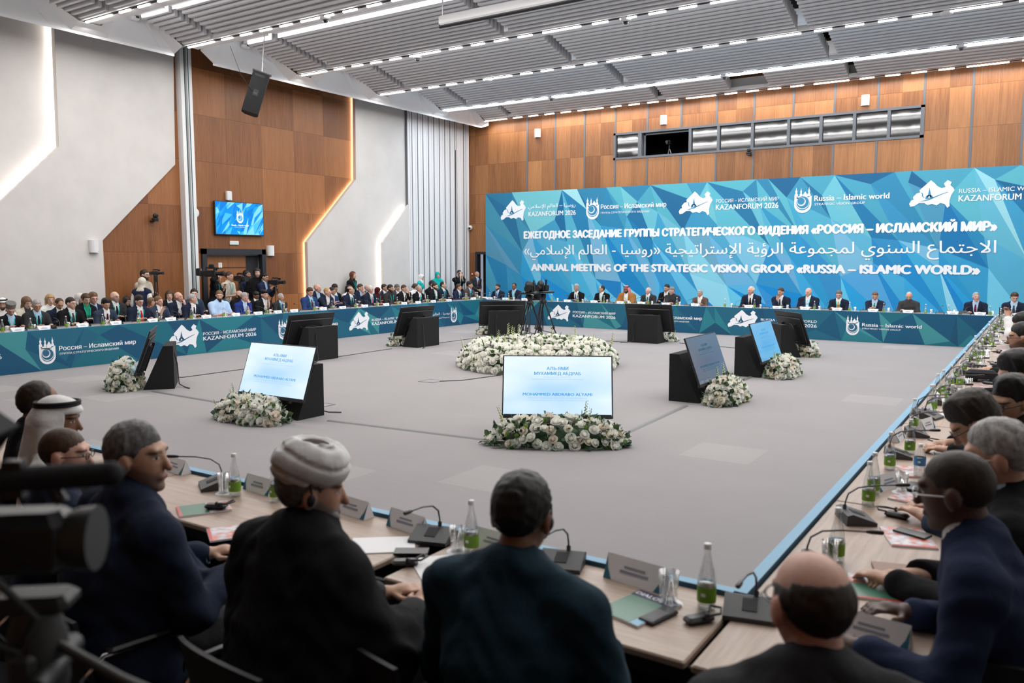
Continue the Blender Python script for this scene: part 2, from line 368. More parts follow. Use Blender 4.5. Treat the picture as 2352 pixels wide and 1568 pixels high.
# ================================================================ THE ROOM
XL, YB, ZT = -19.2, 25.95, 8.6
W_left = wood_mat('oak_veneer_left', 1, 1.22, 13.7, 1.22, 1.05, (.36, .145, .05), (.17, .062, .02))
W_back = wood_mat('oak_veneer_back', 0, .5975, -16.26, 1.115, .115, (.47, .205, .078), (.22, .085, .03))
mb = MB().box((-7, 10, -.05), (27, 33, .1)); struct(mb.build('floor', M_carpet))
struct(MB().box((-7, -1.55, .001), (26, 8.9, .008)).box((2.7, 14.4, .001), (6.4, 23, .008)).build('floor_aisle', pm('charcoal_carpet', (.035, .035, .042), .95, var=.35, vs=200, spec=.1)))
struct(MB().box((-7, 10, ZT + .1), (27, 33, .2)).build('ceiling', M_dark))
struct(MB().box((-19.62, 10.2, ZT / 2), (.54, 32.4, ZT)).build('wall_left', M_white))
struct(MB().box((6.2, 10.2, ZT / 2), (.4, 32.4, ZT)).build('wall_right', M_white))
struct(MB().box((-7, -6.2, ZT / 2), (26.9, .4, ZT)).build('wall_front', W_back))
# left wall: shingled plaster panels round the oak panelling
def yz(M_pts, x0, x1, name, mat):
    mb = MB(); F = frame((x0, 0, 0), (0, 1, 0), (0, 0, 1)); mb.prism(M_pts, 0, x1 - x0, 0, F); return struct(mb.build(name, mat))
yz([(11.0, 0), (13.98, 0), (13.98, 2.38), (16.11, 2.38), (16.11, 0), (20.3, 0), (20.3, ZT), (11.0, ZT)], -19.345, XL, 'wall_left_oak', W_left)
yz([(8.2, 0), (11.21, 0), (11.21, 2.55), (13.27, 4.55), (13.38, ZT), (10.34, ZT), (10.28, 4.66), (8.2, 2.58)], -19.295, -19.15, 'wall_left_plaster', M_white)
yz([(17.64, 0), (22.3, 0), (22.3, ZT), (19.86, ZT), (19.8, 4.68), (17.64, 2.62)], XL + .05, -19.02, 'wall_left_plaster', M_white)
yz([(20.88, 0), (22.28, 0), (22.28, 4.02), (22.14, 3.89), (20.88, 2.66)], -18.975, -18.88, 'wall_left_plaster', M_white)
def cove(p0, p1, x, name, mat, nrm, wd=.04):    # LED strip in the gap behind a panel's stepped edge, grazing the lower panel
    mb = MB(); a = Vector((x, p0[0], p0[1])); b = Vector((x, p1[0], p1[1])); d = (b - a).normalized(); n = Vector((0, nrm[0], nrm[1])).normalized()
    F = Matrix(((0, d.x, n.x, 0), (0, d.y, n.y, 0), (0, d.z, n.z, 0), (0, 0, 0, 1)))
    o = [a, b, b + Vector((wd, 0, 0)), a + Vector((wd, 0, 0))]; o = [q - n * .05 for q in o]
    mb.add(o, [(0, 1, 2, 3)]); return mb.build(name, mat)
for nm, segs, x, m in (('cove_light', [((10.34, ZT), (10.28, 4.66)), ((10.28, 4.66), (8.2, 2.58))], -19.335, M_cove), ('cove_light', [((19.86, 7.4), (19.8, 4.68)), ((19.8, 4.68), (17.64, 2.62)), ((17.64, 2.62), (17.64, 0))], -19.19, M_cove_w), ('cove_light', [((22.14, 3.89), (20.88, 2.66)), ((20.88, 2.66), (20.88, 0))], -19.01, M_cove)):
    root = thing(nm, {-19.335: 'warm white light strip behind the stepped edge of the tall plaster panel', -19.19: 'warm glowing light strip between oak panelling and pale plaster panel', -19.01: 'light strip edging the small plaster panel beside folding partition'}[x], 'light strip', (0, 0, 0))
    for a, b in segs:
        d = (b[0] - a[0], b[1] - a[1]); nrm = (d[1], -d[0])
        if nrm[0] > 0: nrm = (-nrm[0], -nrm[1])
        cove(a, b, x, 'strip', m, nrm).parent = root
mb = MB()                                        # pale metal jamb track standing in front of the oak
mb.box((-19.1, 13.47, 4.3), (.22, .10, 8.6)).box((-19.12, 13.55, 4.3), (.16, .05, 8.6), None, 1).box((-19.08, 13.66, 4.3), (.24, .14, 8.6))
mb.box((-18.955, 13.62, 4.3), (.012, .02, 8.6), None, 1)
struct(mb.build('trim_1', [M_steel, pm('jamb_seal', (.02, .09, .09), .5)]))
# door in the left wall
d1 = struct(MB().box((-19.2, 14.04, 1.19), (.16, .14, 2.38)).box((-19.2, 16.05, 1.19), (.16, .14, 2.38)).box((-19.2, 15.045, 2.31), (.16, 2.15, .15)).build('door_1', M_darkdoor))
struct(MB().box((-19.338, 14.83, 1.1), (.02, 1.45, 2.2)).box((-19.33, 14.83, 1.86), (.012, 1.45, .025), None, 1).build('door_leaf', [W_left, M_darkdoor], d1))
struct(MB().box((-19.335, 15.77, 1.1), (.02, .43, 2.2)).build('door_reveal', M_dark, d1))
# back wall with a window band and a doorway
def xz(pts, y0, y1, name, mat, parent=None):
    mb = MB(); F = frame((0, y1, 0), (1, 0, 0), (0, 0, 1)); mb.prism(pts, 0, y1 - y0, 0, F); return struct(mb.build(name, mat, parent))
WX0, WX1, WZ0, WZ1 = -12.76, -3.11, 5.51, 6.41
xz([(-19.35, 0), (-18.66, 0), (-18.66, 2.39), (-17.6, 2.39), (-17.6, 0), (6, 0), (6, WZ0), (-19.35, WZ0)], YB, YB + .3, 'wall_back', W_back)
xz([(-19.35, WZ0), (WX0, WZ0), (WX0, WZ1), (-19.35, WZ1)], YB, YB + .3, 'wall_back', W_back)
xz([(WX1, WZ0), (6, WZ0), (6, WZ1), (WX1, WZ1)], YB, YB + .3, 'wall_back', W_back)
xz([(-19.35, WZ1), (6, WZ1), (6, ZT), (-19.35, ZT)], YB, YB + .3, 'wall_back', W_back)
xz([(-18.66, 0), (-18.56, 0), (-18.56, 2.29), (-17.7, 2.29), (-17.7, 0), (-17.6, 0), (-17.6, 2.39), (-18.66, 2.39)], YB - .02, YB + .2, 'door_2', M_darkdoor)
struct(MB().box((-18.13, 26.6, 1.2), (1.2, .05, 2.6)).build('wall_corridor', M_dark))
mb = MB()
for k in range(19):
    x = -16.29 + 1.1955 * k
    if x > 5.8: break
    inwin = WX0 - .05 < x < WX1 + .05
    for z0, z1 in ([(4.3, WZ0), (WZ1, 7.3)] if inwin else [(0, 7.3)]):
        mb.box((x, YB - .004, (z0 + z1) / 2), (.062, .016, z1 - z0))
struct(mb.build('trim_2', M_grey))
mb = MB()                                        # dark control booth behind the window band
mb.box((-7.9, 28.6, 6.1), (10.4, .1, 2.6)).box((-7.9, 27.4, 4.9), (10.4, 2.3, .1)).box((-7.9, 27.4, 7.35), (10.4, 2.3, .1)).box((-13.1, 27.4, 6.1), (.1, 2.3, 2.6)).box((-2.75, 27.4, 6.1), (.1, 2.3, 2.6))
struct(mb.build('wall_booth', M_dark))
w1 = struct(MB().box((-7.935, YB + .05, WZ0 + .035), (9.65, .16, .07)).box((-7.935, YB + .05, WZ1 - .035), (9.65, .16, .07)).box((WX0 + .04, YB + .05, 5.96), (.08, .16, .9)).box((WX1 - .05, YB + .05, 5.96), (.1, .16, .9)).build('window_1', M_grey))
mul = [-12.72, -11.78, -10.0, -9.05, -7.96, -6.85, -5.9, -4.96, -4.03, -3.16]
for k, x in enumerate(mul[1:-1]): struct(MB().box((x, YB + .05, 5.96), (.13 if k == 0 else .085, .15, .78)).build('window_mullion', M_grey, w1))
for k in range(9):
    if k == 1: continue
    a, b = mul[k] + .05, mul[k + 1] - .05
    struct(MB().box(((a + b) / 2, YB + .06, 5.96), (b - a, .012, .76)).build('window_pane', M_win, w1))
struct(MB().box((-11.66, YB + .13, 5.96), (.07, .03, .76)).box((-10.9, YB + .13, 6.3), (1.7, .03, .05)).build('window_sash', M_grey, w1))
t = thing('tripod', 'camera on black tripod inside the dark open booth window', 'tripod', (-11.05, 26.75, 4.95))
for q in (0.5, 2.6, 4.7): MB().tube([(0, 0, .95), (.32 * math.cos(q), .32 * math.sin(q), 0)], .016, 6).build('leg', M_alu, t)
MB().box((0, 0, 1.12), (.16, .26, .16), None, 0, .02).tube([(0, -.13, 1.12), (0, -.24, 1.12)], .05, 8).build('camera_body', M_black, t)
MB().tube([(0, 0, .9), (0, 0, 1.05)], .03, 8).build('centre_column', M_black, t)
# ---------------------------------------------------------------- ceiling: light lines, beams, soffit and baffles
XG = [-22.5, -16.65, -10.8, -4.93, .95, 6.0]
for k in range(len(LY)):
    yk = LY[k]; y1 = LY[k + 1] if k + 1 < len(LY) else None
    L = (y1 - yk) if y1 else 0
    cool = k == 7
    if y1:
        mb = MB(); bw = .42 if L > 3 else .42
        mb.box((-5.95, yk + bw / 2 - .12, 7.32), (23.9, bw, .12))
        mb.box((-5.95, yk + bw - .12, 7.34), (23.9, .03, .12))
        struct(mb.build('ceiling_beam', M_ceil))
    else:
        struct(MB().box((-5.95, yk + .0, 7.34), (23.9, .3, .10)).box((-5.95, yk + .3, 7.5), (23.9, .3, .4)).build('ceiling_beam', M_ceil))
    struct(MB().box((-5.95, yk - .02, 7.254), (23.9, .075, .012)).build('ceiling_light_track', M_dark))
    if y1:
        y0s = yk + .95; ye = y1 - .16; n = int((ye - y0s) / .15) + 1
        zf = lambda y: 7.28 + max(0, min(1, (y1 - .16 - y) / (L * .70))) * .56
        for g in range(5):
            xa, xb = max(XG[g], -17.83) + (.13 if g else 0), XG[g + 1] - .13
            if k == 7:
                if g == 1: xb -= .0
                if g == 2: xb = -8.5
            mb = MB()
            def slats(a, b):
                for i in range(n):
                    y = ye - i * .15; z = zf(y); mb.box(((a + b) / 2, y, z + .17), (b - a, .075, .34))
            slats(xa, xb)
            if k == 7 and g == 2: slats(-7.3, XG[3] - .13)
            o = struct(mb.build('ceiling_baffle', M_slat))
        if k in (3, 4):                          # glowing sheets added to stand for light on these vaults' upper slats
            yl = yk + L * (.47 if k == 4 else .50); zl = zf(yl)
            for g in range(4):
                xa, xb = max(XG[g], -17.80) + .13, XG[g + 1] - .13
                o = MB().box(((xa + xb) / 2, yl - .06, zl + .20), (xb - xa, .03, .46)).build('ceiling_slat_glow', M_slat_glow); struct(o)
    # soffit of folded white facets along the left wall
    if y1:
        A = (-17.86, yk - .16, 7.24); B = (-17.86, yk + .34, 7.24); Q = (-17.86, yk + L * .36, 8.1); P = (-17.86, yk + L * .52, 7.86); A2 = (-17.86, y1 - .16, 7.24)
        E = lambda f, dz=0: (-18.2, yk - .16 + L * f, 7.1 + dz)
        vs = [A, B, Q, P, A2, E(0), E(.12), E(.33), E(.86), E(1)]
        fs = [(0, 5, 6, 1), (1, 6, 7, 2), (2, 7, 8, 3), (3, 8, 9, 4)]
        vs += [E(0, -.06), E(1, -.06)]; o = len(vs); fs += [(5, 10, 11, 9)]
        mb = MB()
        if k == 4:                               # a slot in the soffit where the partition track passes
            y_s = yk + .30; vs2 = [tuple(v) for v in vs]
            vs2[5] = (-18.2, yk + .95, 7.1); vs2[6] = (-18.2, yk + 1.0, 7.1); vs2[10] = (-18.2, yk + .95, 7.04); vs2[0] = (-17.86, yk + .36, 7.35)
            mb.add(vs2, fs)
        else: mb.add(vs, fs)
        struct(mb.build('ceiling_soffit', M_ceil))
struct(MB().add([(-18.2, 25.39, 7.1), (-18.2, 25.72, 7.1), (-17.86, 25.72, 7.24), (-17.86, 25.39, 7.24), (-18.2, 25.39, 7.04), (-18.2, 25.72, 7.04), (-17.86, 25.72, 7.1)], [(0, 1, 2, 3), (0, 4, 5, 1), (1, 5, 6, 2)]).build('ceiling_soffit', M_ceil))
struct(MB().box((-18.6, 13.1, 7.42), (1.2, .1, .08)).box((-18.6, 13.3, 7.5), (1.2, .06, .1)).build('trim_3', M_alu))
LONG = MB().box((0, 0, 0), (.98, .045, .03)).build('tube', M_tube); SHORT = MB().box((0, 0, 0), (.38, .045, .03)).build('tube', M_tube)
LONGC = MB().box((0, 0, 0), (.98, .045, .03)).build('tube', M_tubec); SHORTC = MB().box((0, 0, 0), (.38, .045, .03)).build('tube', M_tubec)
proto = {(0, 0): SHORT.data, (1, 0): LONG.data, (0, 1): SHORTC.data, (1, 1): LONGC.data}
for o in (LONG, SHORT, LONGC, SHORTC): bpy.data.objects.remove(o)
names = {3: 'dashed row of white light tubes over the plaster wall panel, first before the partition track', 4: 'dashed row of white light tubes along the partition track of the oak wall', 5: 'dashed row of light tubes directly beyond the hanging loudspeaker', 6: 'dashed row of light tubes meeting the wall where oak panelling ends', 7: 'bright cool dashed row of light tubes on wide glowing beam', 8: 'dashed row of light tubes washing the oak wall above the banner', 0: 'dashed row of light tubes above the spectators behind the camera', 1: 'dashed row of light tubes above the wooden table with the teal suit', 2: 'dashed row of light tubes over the open carpet'}
for k, yk in enumerate(LY):
    root = thing('linear_light', names[k], 'ceiling light', (0, yk - .02, 7.232), 0, 'dashed ceiling light rows')
    x = -17.83 if k != 8 else -17.9; first = True
    while x < 5.0:
        for ln in (1, 0, 0, 0, 0):
            wd = .98 if ln else .38
            o = link('tube', proto[(ln, 1 if k == 7 else 0)], root); o.location = (x + wd / 2, 0, 0); x += wd + .29
            if x > 5.0: break
if 1:
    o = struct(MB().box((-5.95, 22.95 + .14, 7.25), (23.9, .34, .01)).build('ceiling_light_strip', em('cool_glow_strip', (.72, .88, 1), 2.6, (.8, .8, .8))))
# ---------------------------------------------------------------- folding partition stacked against the wall
fp = thing('folding_partition', 'white folding partition stacked in tall narrow leaves beside the oak wall', 'partition', (-18.95, 24.1, 0))
cl = [22.27, 22.53, 22.84, 23.14, 23.45, 23.76, 24.08, 24.41, 24.72, 25.02, 25.14, 25.58, 25.72, 25.93]
for a, b in zip(cl[:-1], cl[1:]):
    a2, b2 = a - 24.1, b - 24.1; wd = b2 - a2
    MB().box((-.06, (a2 + b2) / 2 + .01, 4.2), (.14, wd - .045, 8.4)).box((.015, (a2 + b2) / 2 + wd * .24, 4.2), (.03, wd * .3, 8.4), None, 0).box((-.03, a2 + .008, 4.2), (.10, .028, 8.4), None, 1).build('leaf', [M_steel, M_grey], fp)
MB().box((.02, 25.06 - 24.1, 3.2), (.03, .02, 6.0)).build('hinge_rail', M_grey, fp)
# ---------------------------------------------------------------- banner wall
bn = thing('banner_wall', 'wide blue faceted banner wall printed with forum title in three languages', 'banner', (0, 25.5, 0))
MB().box((-8.5, .16, 2.27), (18.72, .28, 4.54)).build('banner_frame', M_dark, bn)
BF = frame((-17.86, 0, 0), (1, 0, 0), (0, 0, 1)); BF = Matrix.Translation((0, .005, 0)) @ BF
facets('print', M_print, BF, 18.72, 4.55, .98, pal_banner, 5, bn)
BT = frame((0, -.006, 0), (1, 0, 0), (0, 0, 1))
def letters(parent, F, items, mats=None):
    mb = MB()
    for it in items:
        text(mb, it[0], F, it[1], it[2], it[3], it[4], it[5] if len(it) > 5 else .02, res=5 if it[4] > .14 else 3)
    return mb.build('lettering', mats or M_text, parent)
letters(bn, BT, [('ЕЖЕГОДНОЕ ЗАСЕДАНИЕ ГРУППЫ СТРАТЕГИЧЕСКОГО ВИДЕНИЯ «РОССИЯ – ИСЛАМСКИЙ МИР»', -16.13, 2.86, 14.94, .24, .075)])
letters(bn, BT, [(arabic('الاجتماع السنوي لمجموعة الرؤية الإستراتيجية «روسيا - العالم الإسلامي»'), -16.13, 2.27, 14.96, .33, .01)])
letters(bn, BT, [('ANNUAL MEETING OF THE STRATEGIC VISION GROUP «RUSSIA – ISLAMIC WORLD»', -15.81, 1.69, 14.28, .24, .075)])
M_bn = pm('banner_mid_blue', (.03, .24, .42), .5)
def emb(parent, F, x, z, w_, h_, blue): 
    mb = MB(); emblem(mb, F, x, z, w_, h_); mb.build('emblem', [M_text, blue], parent)
def rmap(parent, F, x, z, w_, h_, blue):
    mb = MB(); region_map(mb, F, x, z, w_, h_); mb.build('region_map', [M_text, blue], parent)
for x0, x1 in ((-17.17, -16.06), (-10.16, -9.03), (-3.34, -2.23)): rmap(bn, BT, x0, 3.5, x1 - x0, .77, M_bn)
for x0 in (-13.57, -6.49): emb(bn, BT, x0, 3.48, .5, .77, M_bn)
letters(bn, BT, [(arabic('روسيا – العالم الإسلامي'), -15.95, 3.95, 1.95, .13, .01), ('KAZANFORUM 2026', -15.94, 3.66, 1.95, .165, .022)])
letters(bn, BT, [('Россия – Исламский мир', -13.0, 3.82, 2.4, .155, .022), ('ГРУППА СТРАТЕГИЧЕСКОГО ВИДЕНИЯ', -13.0, 3.66, 1.8, .06, .01)])
letters(bn, BT, [('РОССИЯ – ИСЛАМСКИЙ МИР', -8.92, 3.88, 1.96, .11, .005), ('KAZANFORUM 2026', -8.92, 3.66, 1.96, .165, .022)])
letters(bn, BT, [('Russia – Islamic world', -5.91, 3.82, 2.05, .165, .024), ('STRATEGIC VISION GROUP', -5.90, 3.69, 1.40, .065, .01)])
letters(bn, BT, [('RUSSIA – ISLAMIC WORLD', -2.12, 3.89, 1.96, .115, .005), ('KAZANFORUM 2026', -2.12, 3.66, 1.96, .165, .022)])
# ---------------------------------------------------------------- devices on the walls
def wall_speaker(loc, M, label, w_=.22, h_=.30):
    t = thing('wall_speaker', label, 'loudspeaker', loc); t.rotation_euler = (0, 0, M)
    pts = [(-w_ / 2, 0), (-w_ / 2, -.05)] + [(w_ / 2 * math.sin(q), -.05 - .09 * math.cos(q)) for q in (-1.2, -.8, -.4, 0, .4, .8, 1.2)] + [(w_ / 2, -.05), (w_ / 2, 0)]
    MB().prism(pts, 0, h_).build('housing', M_steel, t)
    MB().box((w_ * .22, -.128, .035), (.04, .006, .012)).build('badge', M_grey, t)
LW = PI / 2                                     # local -y looks along +x
wall_speaker((-19.15, 10.96, 2.25), LW, 'white wall loudspeaker on the pale plaster panel near oak')
wall_speaker((XL, 16.32, 2.2), LW, 'white wall loudspeaker beside the dark door frame')
for x, z, l in ((1236, 307, 'small white loudspeaker on the oak wall nearest the folding partition'), (1525, 277, 'white loudspeaker just above the open booth window'), (1988, 232, 'white loudspeaker above the far end of the booth window band')):
    p = on(x, y := z, 1, YB); wall_speaker((p.x, YB, p.z - .14), 0, l)
t = thing('wall_detector', 'slim white box mounted on oak above the wall screen', 'detector', (XL, 14.91, 3.72)); MB().box((.05, 0, .13), (.1, .16, .26), None, 0, .015).build('housing', M_steel, t); MB().box((.104, 0, .04), (.006, .03, .012)).build('lens', M_grey, t)
t = thing('access_point', 'round white wireless disc beside the pale jamb track', 'wireless access point', (XL, 13.83, 3.33))
MB().lathe([(.0, 0), (.125, 0), (.125, .03), (.10, .05), (0, .052)], 24, M=frame((0, 0, 0), (0, 1, 0), (0, 0, 1))).build('disc', M_steel, t)
def ptz(loc, rz, label):
    t = thing('ptz_camera', label, 'camera', loc, rz)
    MB().box((0, -.10, 0), (.12, .2, .03)).build('bracket', M_black, t); MB().box((0, -.14, .05), (.15, .13, .07), None, 0, .02).build('base', M_black, t)
    MB().ball((0, -.15, .13), .065, 12).tube([(0, -.19, .13), (0, -.235, .125)], .035, 10).build('head', M_black, t)
    return t
ptz((XL, 12.57, 3.06), LW, 'black swivel camera on the oak wall below slanted plaster'); p = on(1723, 356, 1, YB); ptz((p.x, YB, p.z), 0, 'black swivel camera under the booth window band')
p = on(1083, 523, 1, YB); t = thing('dome_camera', 'white ball camera in the oak corner beside partition', 'camera', (p.x, YB, p.z)); MB().ball((0, -.09, 0), .1, 12).tube([(0, 0, .0), (0, -.09, 0)], .05, 10).build('housing', M_steel, t); MB().ball((.02, -.155, -.02), .05, 10).build('lens', M_black, t)
p = on(1086, 629, 1, YB); t = thing('fire_alarm', 'small red alarm call point beside the dark doorway', 'alarm', (p.x, YB, p.z)); MB().box((0, -.02, 0), (.1, .04, .1), None, 0, .01).build('housing', pm('alarm_red', (.5, .05, .05), .4), t); MB().box((0, -.043, 0), (.05, .006, .05)).build('glass_plate', M_text, t)
t = thing('exit_sign', 'pale exit sign plate above the dark door', 'sign', (XL, 15.06, 2.50)); MB().box((.02, 0, .05), (.04, .30, .11), None, 0, .01).build('housing', M_steel, t)
mb = MB().box((.042, 0, .05), (.004, .25, .075)); mb.build('sign_face', em('exit_face', (.30, .36, .38), .8, (.3, .34, .35)), t)
mb = MB(); text(mb, 'ВЫХОД', frame((.046, 0, .025), (0, 1, 0), (0, 0, 1)), 0, 0, .2, .05, 0, 'C'); mb.build('lettering', M_text, t)
# wall screen
t = thing('wall_screen', 'wall mounted screen showing white emblem on blue facets', 'screen', (XL, 15.23, 2.77))
MB().box((.06, 0, .455), (.06, 1.66, .93), None, 0, .01).box((.02, 0, .45), (.06, .5, .4)).build('bezel', M_black, t)
F = frame((.0915, -.81, .02), (0, 1, 0), (0, 0, 1)); facets('screen_image', M_screen_blue, F, 1.62, .885, .17, pal_tv, 9, t, -.9)
WSc = em('screen_white', (1, 1, 1), 1.1); BSc = em('screen_blue', (.0, .28, .75), 1.1)
F = frame((.0935, 0, 0), (0, 1, 0), (0, 0, 1)); emb2 = MB(); emblem(emb2, F, -.11, .34, .22, .36); emb2.build('emblem', [WSc, BSc], t)
mb = MB(); text(mb, 'Russia – Islamic world', F, 0, .255, .58, .05, .015, 'C'); text(mb, 'STRATEGIC VISION GROUP', F, 0, .215, .38, .018, .0, 'C'); mb.build('lettering', WSc, t)
# ceiling devices
def dome(px, py, label, dark=True):
    p = on(px, py, 2, 7.22); yk = min(LY, key=lambda q: abs(q + .1 - p.y)); p.y = min(max(p.y, yk + .06), yk + .22); t = thing('dome_camera' if dark else 'smoke_detector', label, 'camera' if dark else 'detector', (p.x, p.y, 7.26))
    MB().lathe([(0, 0), (.13, 0), (.12, -.06), (.07, -.075), (0, -.075)][::-1], 18).build('housing', M_steel, t)
    if dark: MB().ball((0, 0, -.07), .065, 12).build('lens', M_black, t)
dome(738, 39, 'dome camera below the beam nearest the hanging screen case'); dome(959, 132, 'dome camera on the beam beyond the hanging loudspeaker'); dome(1437, 46, 'dome camera on the beam above the oak window band')
dome(2207, 104, 'dome camera on the bright cool beam'); dome(1662, 174, 'small dome camera on the cool beam above the open booth window'); dome(1249, 219, 'small dome camera on the cool beam near the partition')
dome(1122, 185, 'white disc detector below the dashed lights near the soffit', False); dome(2174, 30, 'white disc detector under the dashed lights far from the soffit', False)
for px, py, l in ((305, 42, 'small sensor box on the soffit facet over plaster wall'), (561, 107, 'small sensor box on the soffit facet above the loudspeaker')):
    p = on(px, py, 0, -17.95); t = thing('soffit_sensor', l, 'sensor', (p.x, p.y, p.z)); MB().box((.05, 0, 0), (.14, .2, .1), None, 0, .02).build('housing', M_steel, t); MB().box((.125, .04, .02), (.01, .07, .05)).build('lens', M_black, t)
# hanging projection screen case
t = thing('projection_screen_case', 'long pale roll-up screen case hanging from chain under the baffles', 'projection screen', (-11.1, 14.2, 7.06))
MB().box((2.6, 0, .07), (5.2, .2, .2), None, 0, .03).build('case', M_steel, t); MB().tube([(.0, -.02, -.04), (5.2, -.02, -.04)], .045, 10).build('roller', M_black, t); MB().tube([(.06, 0, .15), (.06, 0, 1.48)], .014, 6).tube([(5.1, 0, .15), (5.1, 0, 1.48)], .014, 6).build('chain', M_alu, t)
# hanging loudspeaker
t = thing('hanging_loudspeaker', 'tall black loudspeaker hanging on chain in front of oak wall', 'loudspeaker', (-16.5, 13.95, 6.66))
t.rotation_euler = (Matrix.Rotation(rad(16), 3, Vector((_f.x, _f.y, 0)).normalized()) @ Matrix.Rotation(rad(-8), 3, _r) @ Matrix.Rotation(rad(50), 3, 'Z')).to_euler()
cab = MB(); cab.prism([(-.2, -.2), (.2, -.2), (.2, .06), (.12, .2), (-.12, .2), (-.2, .06)], -1.05, -.03); cab.build('cabinet', pm('speaker_black', (.007, .0075, .009), .6, spec=.2), t)
MB().box((0, -.203, -.55), (.12, .01, .16)).build('handle_recess', M_dark, t); MB().box((0, -.205, -.57), (.09, .015, .05)).build('handle', M_black, t)
MB().box((-.02, -.203, -.12), (.24, .008, .06)).build('name_plate', M_dark, t)
bar = MB()
bar.box((0, 0, .03), (.46, .05, .025)).box((0, 0, .0), (.46, .05, .012))
for i in range(9): bar.box((-.2 + i * .05, 0, .015), (.012, .05, .03))
bar.build('rigging_bar', M_black, t)
ch = MB(); p0 = Vector((0, 0, .04))
ch.tube([(0, 0, .03), (-.45, .05, 2.0)], .013, 6); ch.build('chain', M_alu, t)
MB().tube([(-.08, -.21, -.55), (-.45, -.25, -.25), (-.85, -.3, .28)], .006, 5).build('cable', M_blackm, t)
# ================================================================ CONFERENCE TABLES
M_strip = pm('panel_top_edge_blue', (.13, .33, .50), .45)
def bank(label, F, w, seed, tops, inv_letters=None, body=None, mt=M_desk):
    t = thing('conference_table', label, 'table', (0, 0, 0))
    mb = MB(); mb.box((w / 2, .385, -.0265), (w, .77, .047), F, 0); mb.box((w / 2, .7705, -.025), (w, .003, .05), F, 1)
    mb.build('front_panel', [pm('panel_core', (.03, .10, .16), .6), M_strip], t)
    facets('panel_print', M_print, F @ Matrix.Translation((0, .004, .0)), w, .764, .92, pal_panel, seed, t, 1.1, .62)
    for c, d in tops: MB().box(c, d, None, 0, .006).build('tabletop', mt, t)
    return t
LF = frame((-15.7, 3.1, 0), (0, 1, 0), (0, 0, 1)); BKF = frame((-15.7, 22.2, 0), (1, 0, 0), (0, 0, 1))
NF = frame((-.97, 3.13, 0), (-1, 0, 0), (0, 0, 1)); RF = frame((-.97, 22.2, 0), (0, -1, 0), (0, 0, 1))
TL = bank('long table with blue printed front along the oak and plaster wall', LF, 19.1, 21, [((-16.09, 12.6, .738), (.66, 19.0, .03))], mt=M_desk_y)
TB = bank('long table with blue printed front under the big banner', BKF, 14.78, 22, [((-8.3, 22.59, .738), (16.2, .66, .03))])
TR = bank('long aisle table crowded with bottles and brochures', RF, 19.1, 23, [((-.585, 3.57, .738), (.655, 2.2, .03)), ((-.585, 5.96, .738), (.655, 2.56, .03)), ((-.585, 8.55, .738), (.655, 2.6, .03)), ((-.585, 11.7, .738), (.655, 3.7, .03)), ((-.585, 17.9, .738), (.655, 8.66, .03))], mt=M_desk_y)
TN = bank('wooden table with blue edge where the turbaned man sits', NF, 14.75, 24, [((-1.60, 2.775, .738), (1.33, .60, .03)), ((-3.42, 2.775, .738), (2.06, .60, .03)), ((-5.5, 2.775, .738), (2.08, .60, .03)), ((-10.7, 2.775, .738), (8.3, .60, .03))])
for tb, bx in ((TL, [((-16.3, 3.2 + 2.1 * k, .36), (.04, .5, .72)) for k in range(10)]), (TB, [((-15.4 + 2.1 * k, 22.75, .36), (.5, .04, .72)) for k in range(8)]), (TR, [((-.34, 4.6 + 2.6 * k, .36), (.04, .5, .72)) for k in range(7)]), (TN, [((-.4 - 2.07 * k, 2.62, .36), (.04, .3, .72)) for k in range(8)])):
    for c, d in bx: MB().box(c, d).build('leg', M_blk2, tb)
MB().box((-8.0, 3.02, .36), (14.8, .03, .72)).box((-8.0, 2.52, .69), (14.8, .02, .06)).build('modesty_panel', M_blk2, TN)
MB().box((-.86, 12.5, .36), (.03, 18.6, .72)).build('modesty_panel', M_blk2, TR)
